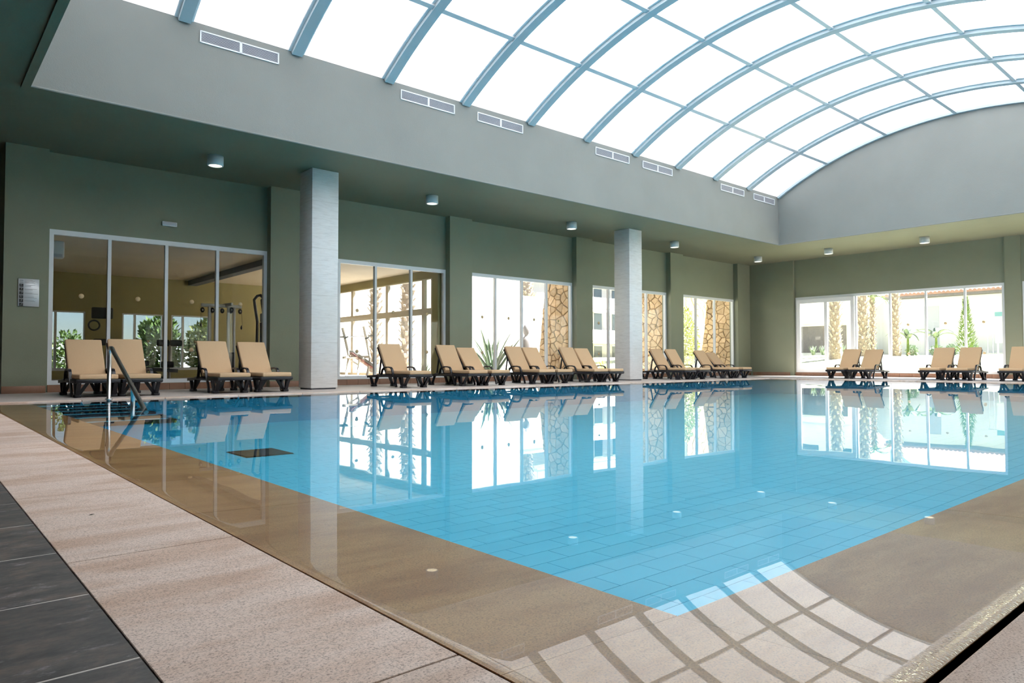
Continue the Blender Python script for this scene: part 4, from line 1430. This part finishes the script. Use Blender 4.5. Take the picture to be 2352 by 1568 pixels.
# ------------------------------------------------------------------ houses outside
# tiled house seen through the end window
th_ = empty('tiled_house', (0, 0, 0), label='white house with tiled eaves seen through the end window', category='house')
HX = 52.0
MB().box(HX, HX + 8, 5.0, 19.4, 0.9, 5.1).build('wall', M['white_wall'], th_)
MB().box(HX - 0.8, HX, 11.3, 11.7, 0.9, 4.6).build('porch_pillar', M['white_wall'], th_)
MB().box(HX - 0.8, HX, 6.0, 11.7, 4.05, 4.6).build('porch_beam', M['white_wall'], th_)
MB().box(HX - 0.02, HX, 16.6, 17.5, 1.0, 4.3).build('window', M['vent_slat'], th_)
MB().prism([(HX - 1.1, 5.0), (HX + 8, 8.2), (HX + 8, 8.3), (HX - 1.1, 5.12)], 1, 4.5, 19.8).build('roof', M['roof_tile'], th_)
MB().box(HX - 1.05, HX, 4.6, 19.7, 4.86, 5.0).build('eave', M['statue'], th_)
rt_me = MB()
for k in range(7):
    a0 = math.pi * k / 6
    pass
prof = [(0.11 * math.cos(math.pi * k / 6), 0.09 * math.sin(math.pi * k / 6)) for k in range(7)]
vs = [(0.0, p[0], p[1]) for p in prof] + [(4.0, p[0], p[1] + 1.41) for p in prof]
rt_me.add(vs, [(k, k + 1, 8 + k, 7 + k) for k in range(6)] + [tuple(range(7))[::-1]], False)
rt_mesh = rt_me.mesh('roof_tile', M['roof_tile'])
for k in range(60):
    link('roof_tile', rt_mesh, th_, (HX - 1.14, 4.7 + 0.25 * k, 5.10))
# small building at the left of the end window
sh = empty('small_building', (0, 0, 0), label='small white building behind the hedge in the sliding door view', category='building')
MB().box(47.0, 53.0, 20.2, 26.0, 0.9, 8.0).build('wall', M['white_wall'], sh)
MB().box(46.6, 47.0, 20.1, 26.2, 3.15, 3.5).build('ledge', M['white_wall'], sh)
MB().box(46.97, 47.0, 20.5, 24.0, 1.2, 3.0).build('garage_door', M['statue'], sh)
w_ = MB().box(46.93, 46.97, 20.9, 21.5, 1.5, 2.6).build('window', M['dark_glass'], sh)
for z in (5.1,):
    for y in (20.3, 22.5):
        MB().box(46.95, 47.0, y, y + 1.2, z, z + 1.2).build('window', M['dark_glass'], sh)
# gate and sign
gt = empty('white_gate', (46.5, 12.4, 0.95), label='white barred gate at the right of the end window', category='gate')
for k in range(11):
    MB().tube([(0, -0.25 * k, 0.0), (0, -0.25 * k, 2.3)], 0.018, 6).build('bar', M['vent_slat'], gt)
MB().box(-0.02, 0.02, -2.55, 0.05, 2.28, 2.34).build('rail', M['vent_slat'], gt)
MB().box(-0.02, 0.02, -2.55, 0.05, 0.05, 0.11).build('rail', M['vent_slat'], gt)
bs = empty('notice_board', (41.0, 10.25, 0.9), label='notice board with a teal header at the right pane', category='sign')
MB().box(-0.03, 0.03, -0.6, 0.35, 0.6, 2.15).build('board', M['white'], bs)
MB().box(-0.035, -0.03, -0.6, 0.35, 1.92, 2.14).build('header', M['blue_sign'], bs)
for y in (-0.5, 0.25):
    MB().box(-0.03, 0.03, y - 0.03, y + 0.03, 0, 0.6).build('post', M['white'], bs)
# apartment block seen beside the far column
ab = empty('apartment_block', (0, 0, 0), label='white apartment block with balconies behind the far column', category='building')
MB().box(38, 58, 42.0, 54, -0.05, 12.0).build('wall', M['shaded_wall'], ab)
for z in (2.2, 5.0, 7.9):
    MB().box(38, 58, 40.8, 42.0, z, z + 0.22).build('balcony_slab', M['white_wall'], ab)
    MB().box(38, 58, 40.75, 40.85, z + 0.22, z + 1.15).build('balcony_parapet', M['white_wall'], ab)
for z in (0.1, 3.0, 5.9, 8.7):
    for x in (41.2, 43.6, 46.0, 48.4):
        w_ = MB().box(x, x + 0.95, 41.95, 42.0, z, z + 1.9).build('window', M['dark_glass'], ab)
        MB().box(x - 0.06, x + 1.01, 41.93, 41.95, z + 1.9, z + 1.98).build('lintel', M['white'], w_)
# stone clad house behind the corner window
shh = empty('stone_house', (0, 0, 0), label='stone clad house behind the shrub in the corner window', category='house')
MB().box(37.6, 48.0, 26.5, 28.6, -0.05, 8).build('wall', M['white_wall'], shh)
rng = random.Random(77)
stones_on_face(shh, [(37.6, 3.4), (41.4, 3.4), (41.4, 6.0), (37.6, 6.0)], lambda u, v: Vector((u, 26.5, v)), Vector((0, -1, 0)), rng, 0.5, 0.34, 0.02)
MB().box(39.9, 40.6, 26.38, 26.44, 3.0, 4.6).build('window', M['dark_glass'], shh)
MB().box(38.6, 41.0, 25.6, 26.5, 1.5, 2.5).build('balcony', M['white_wall'], shh)
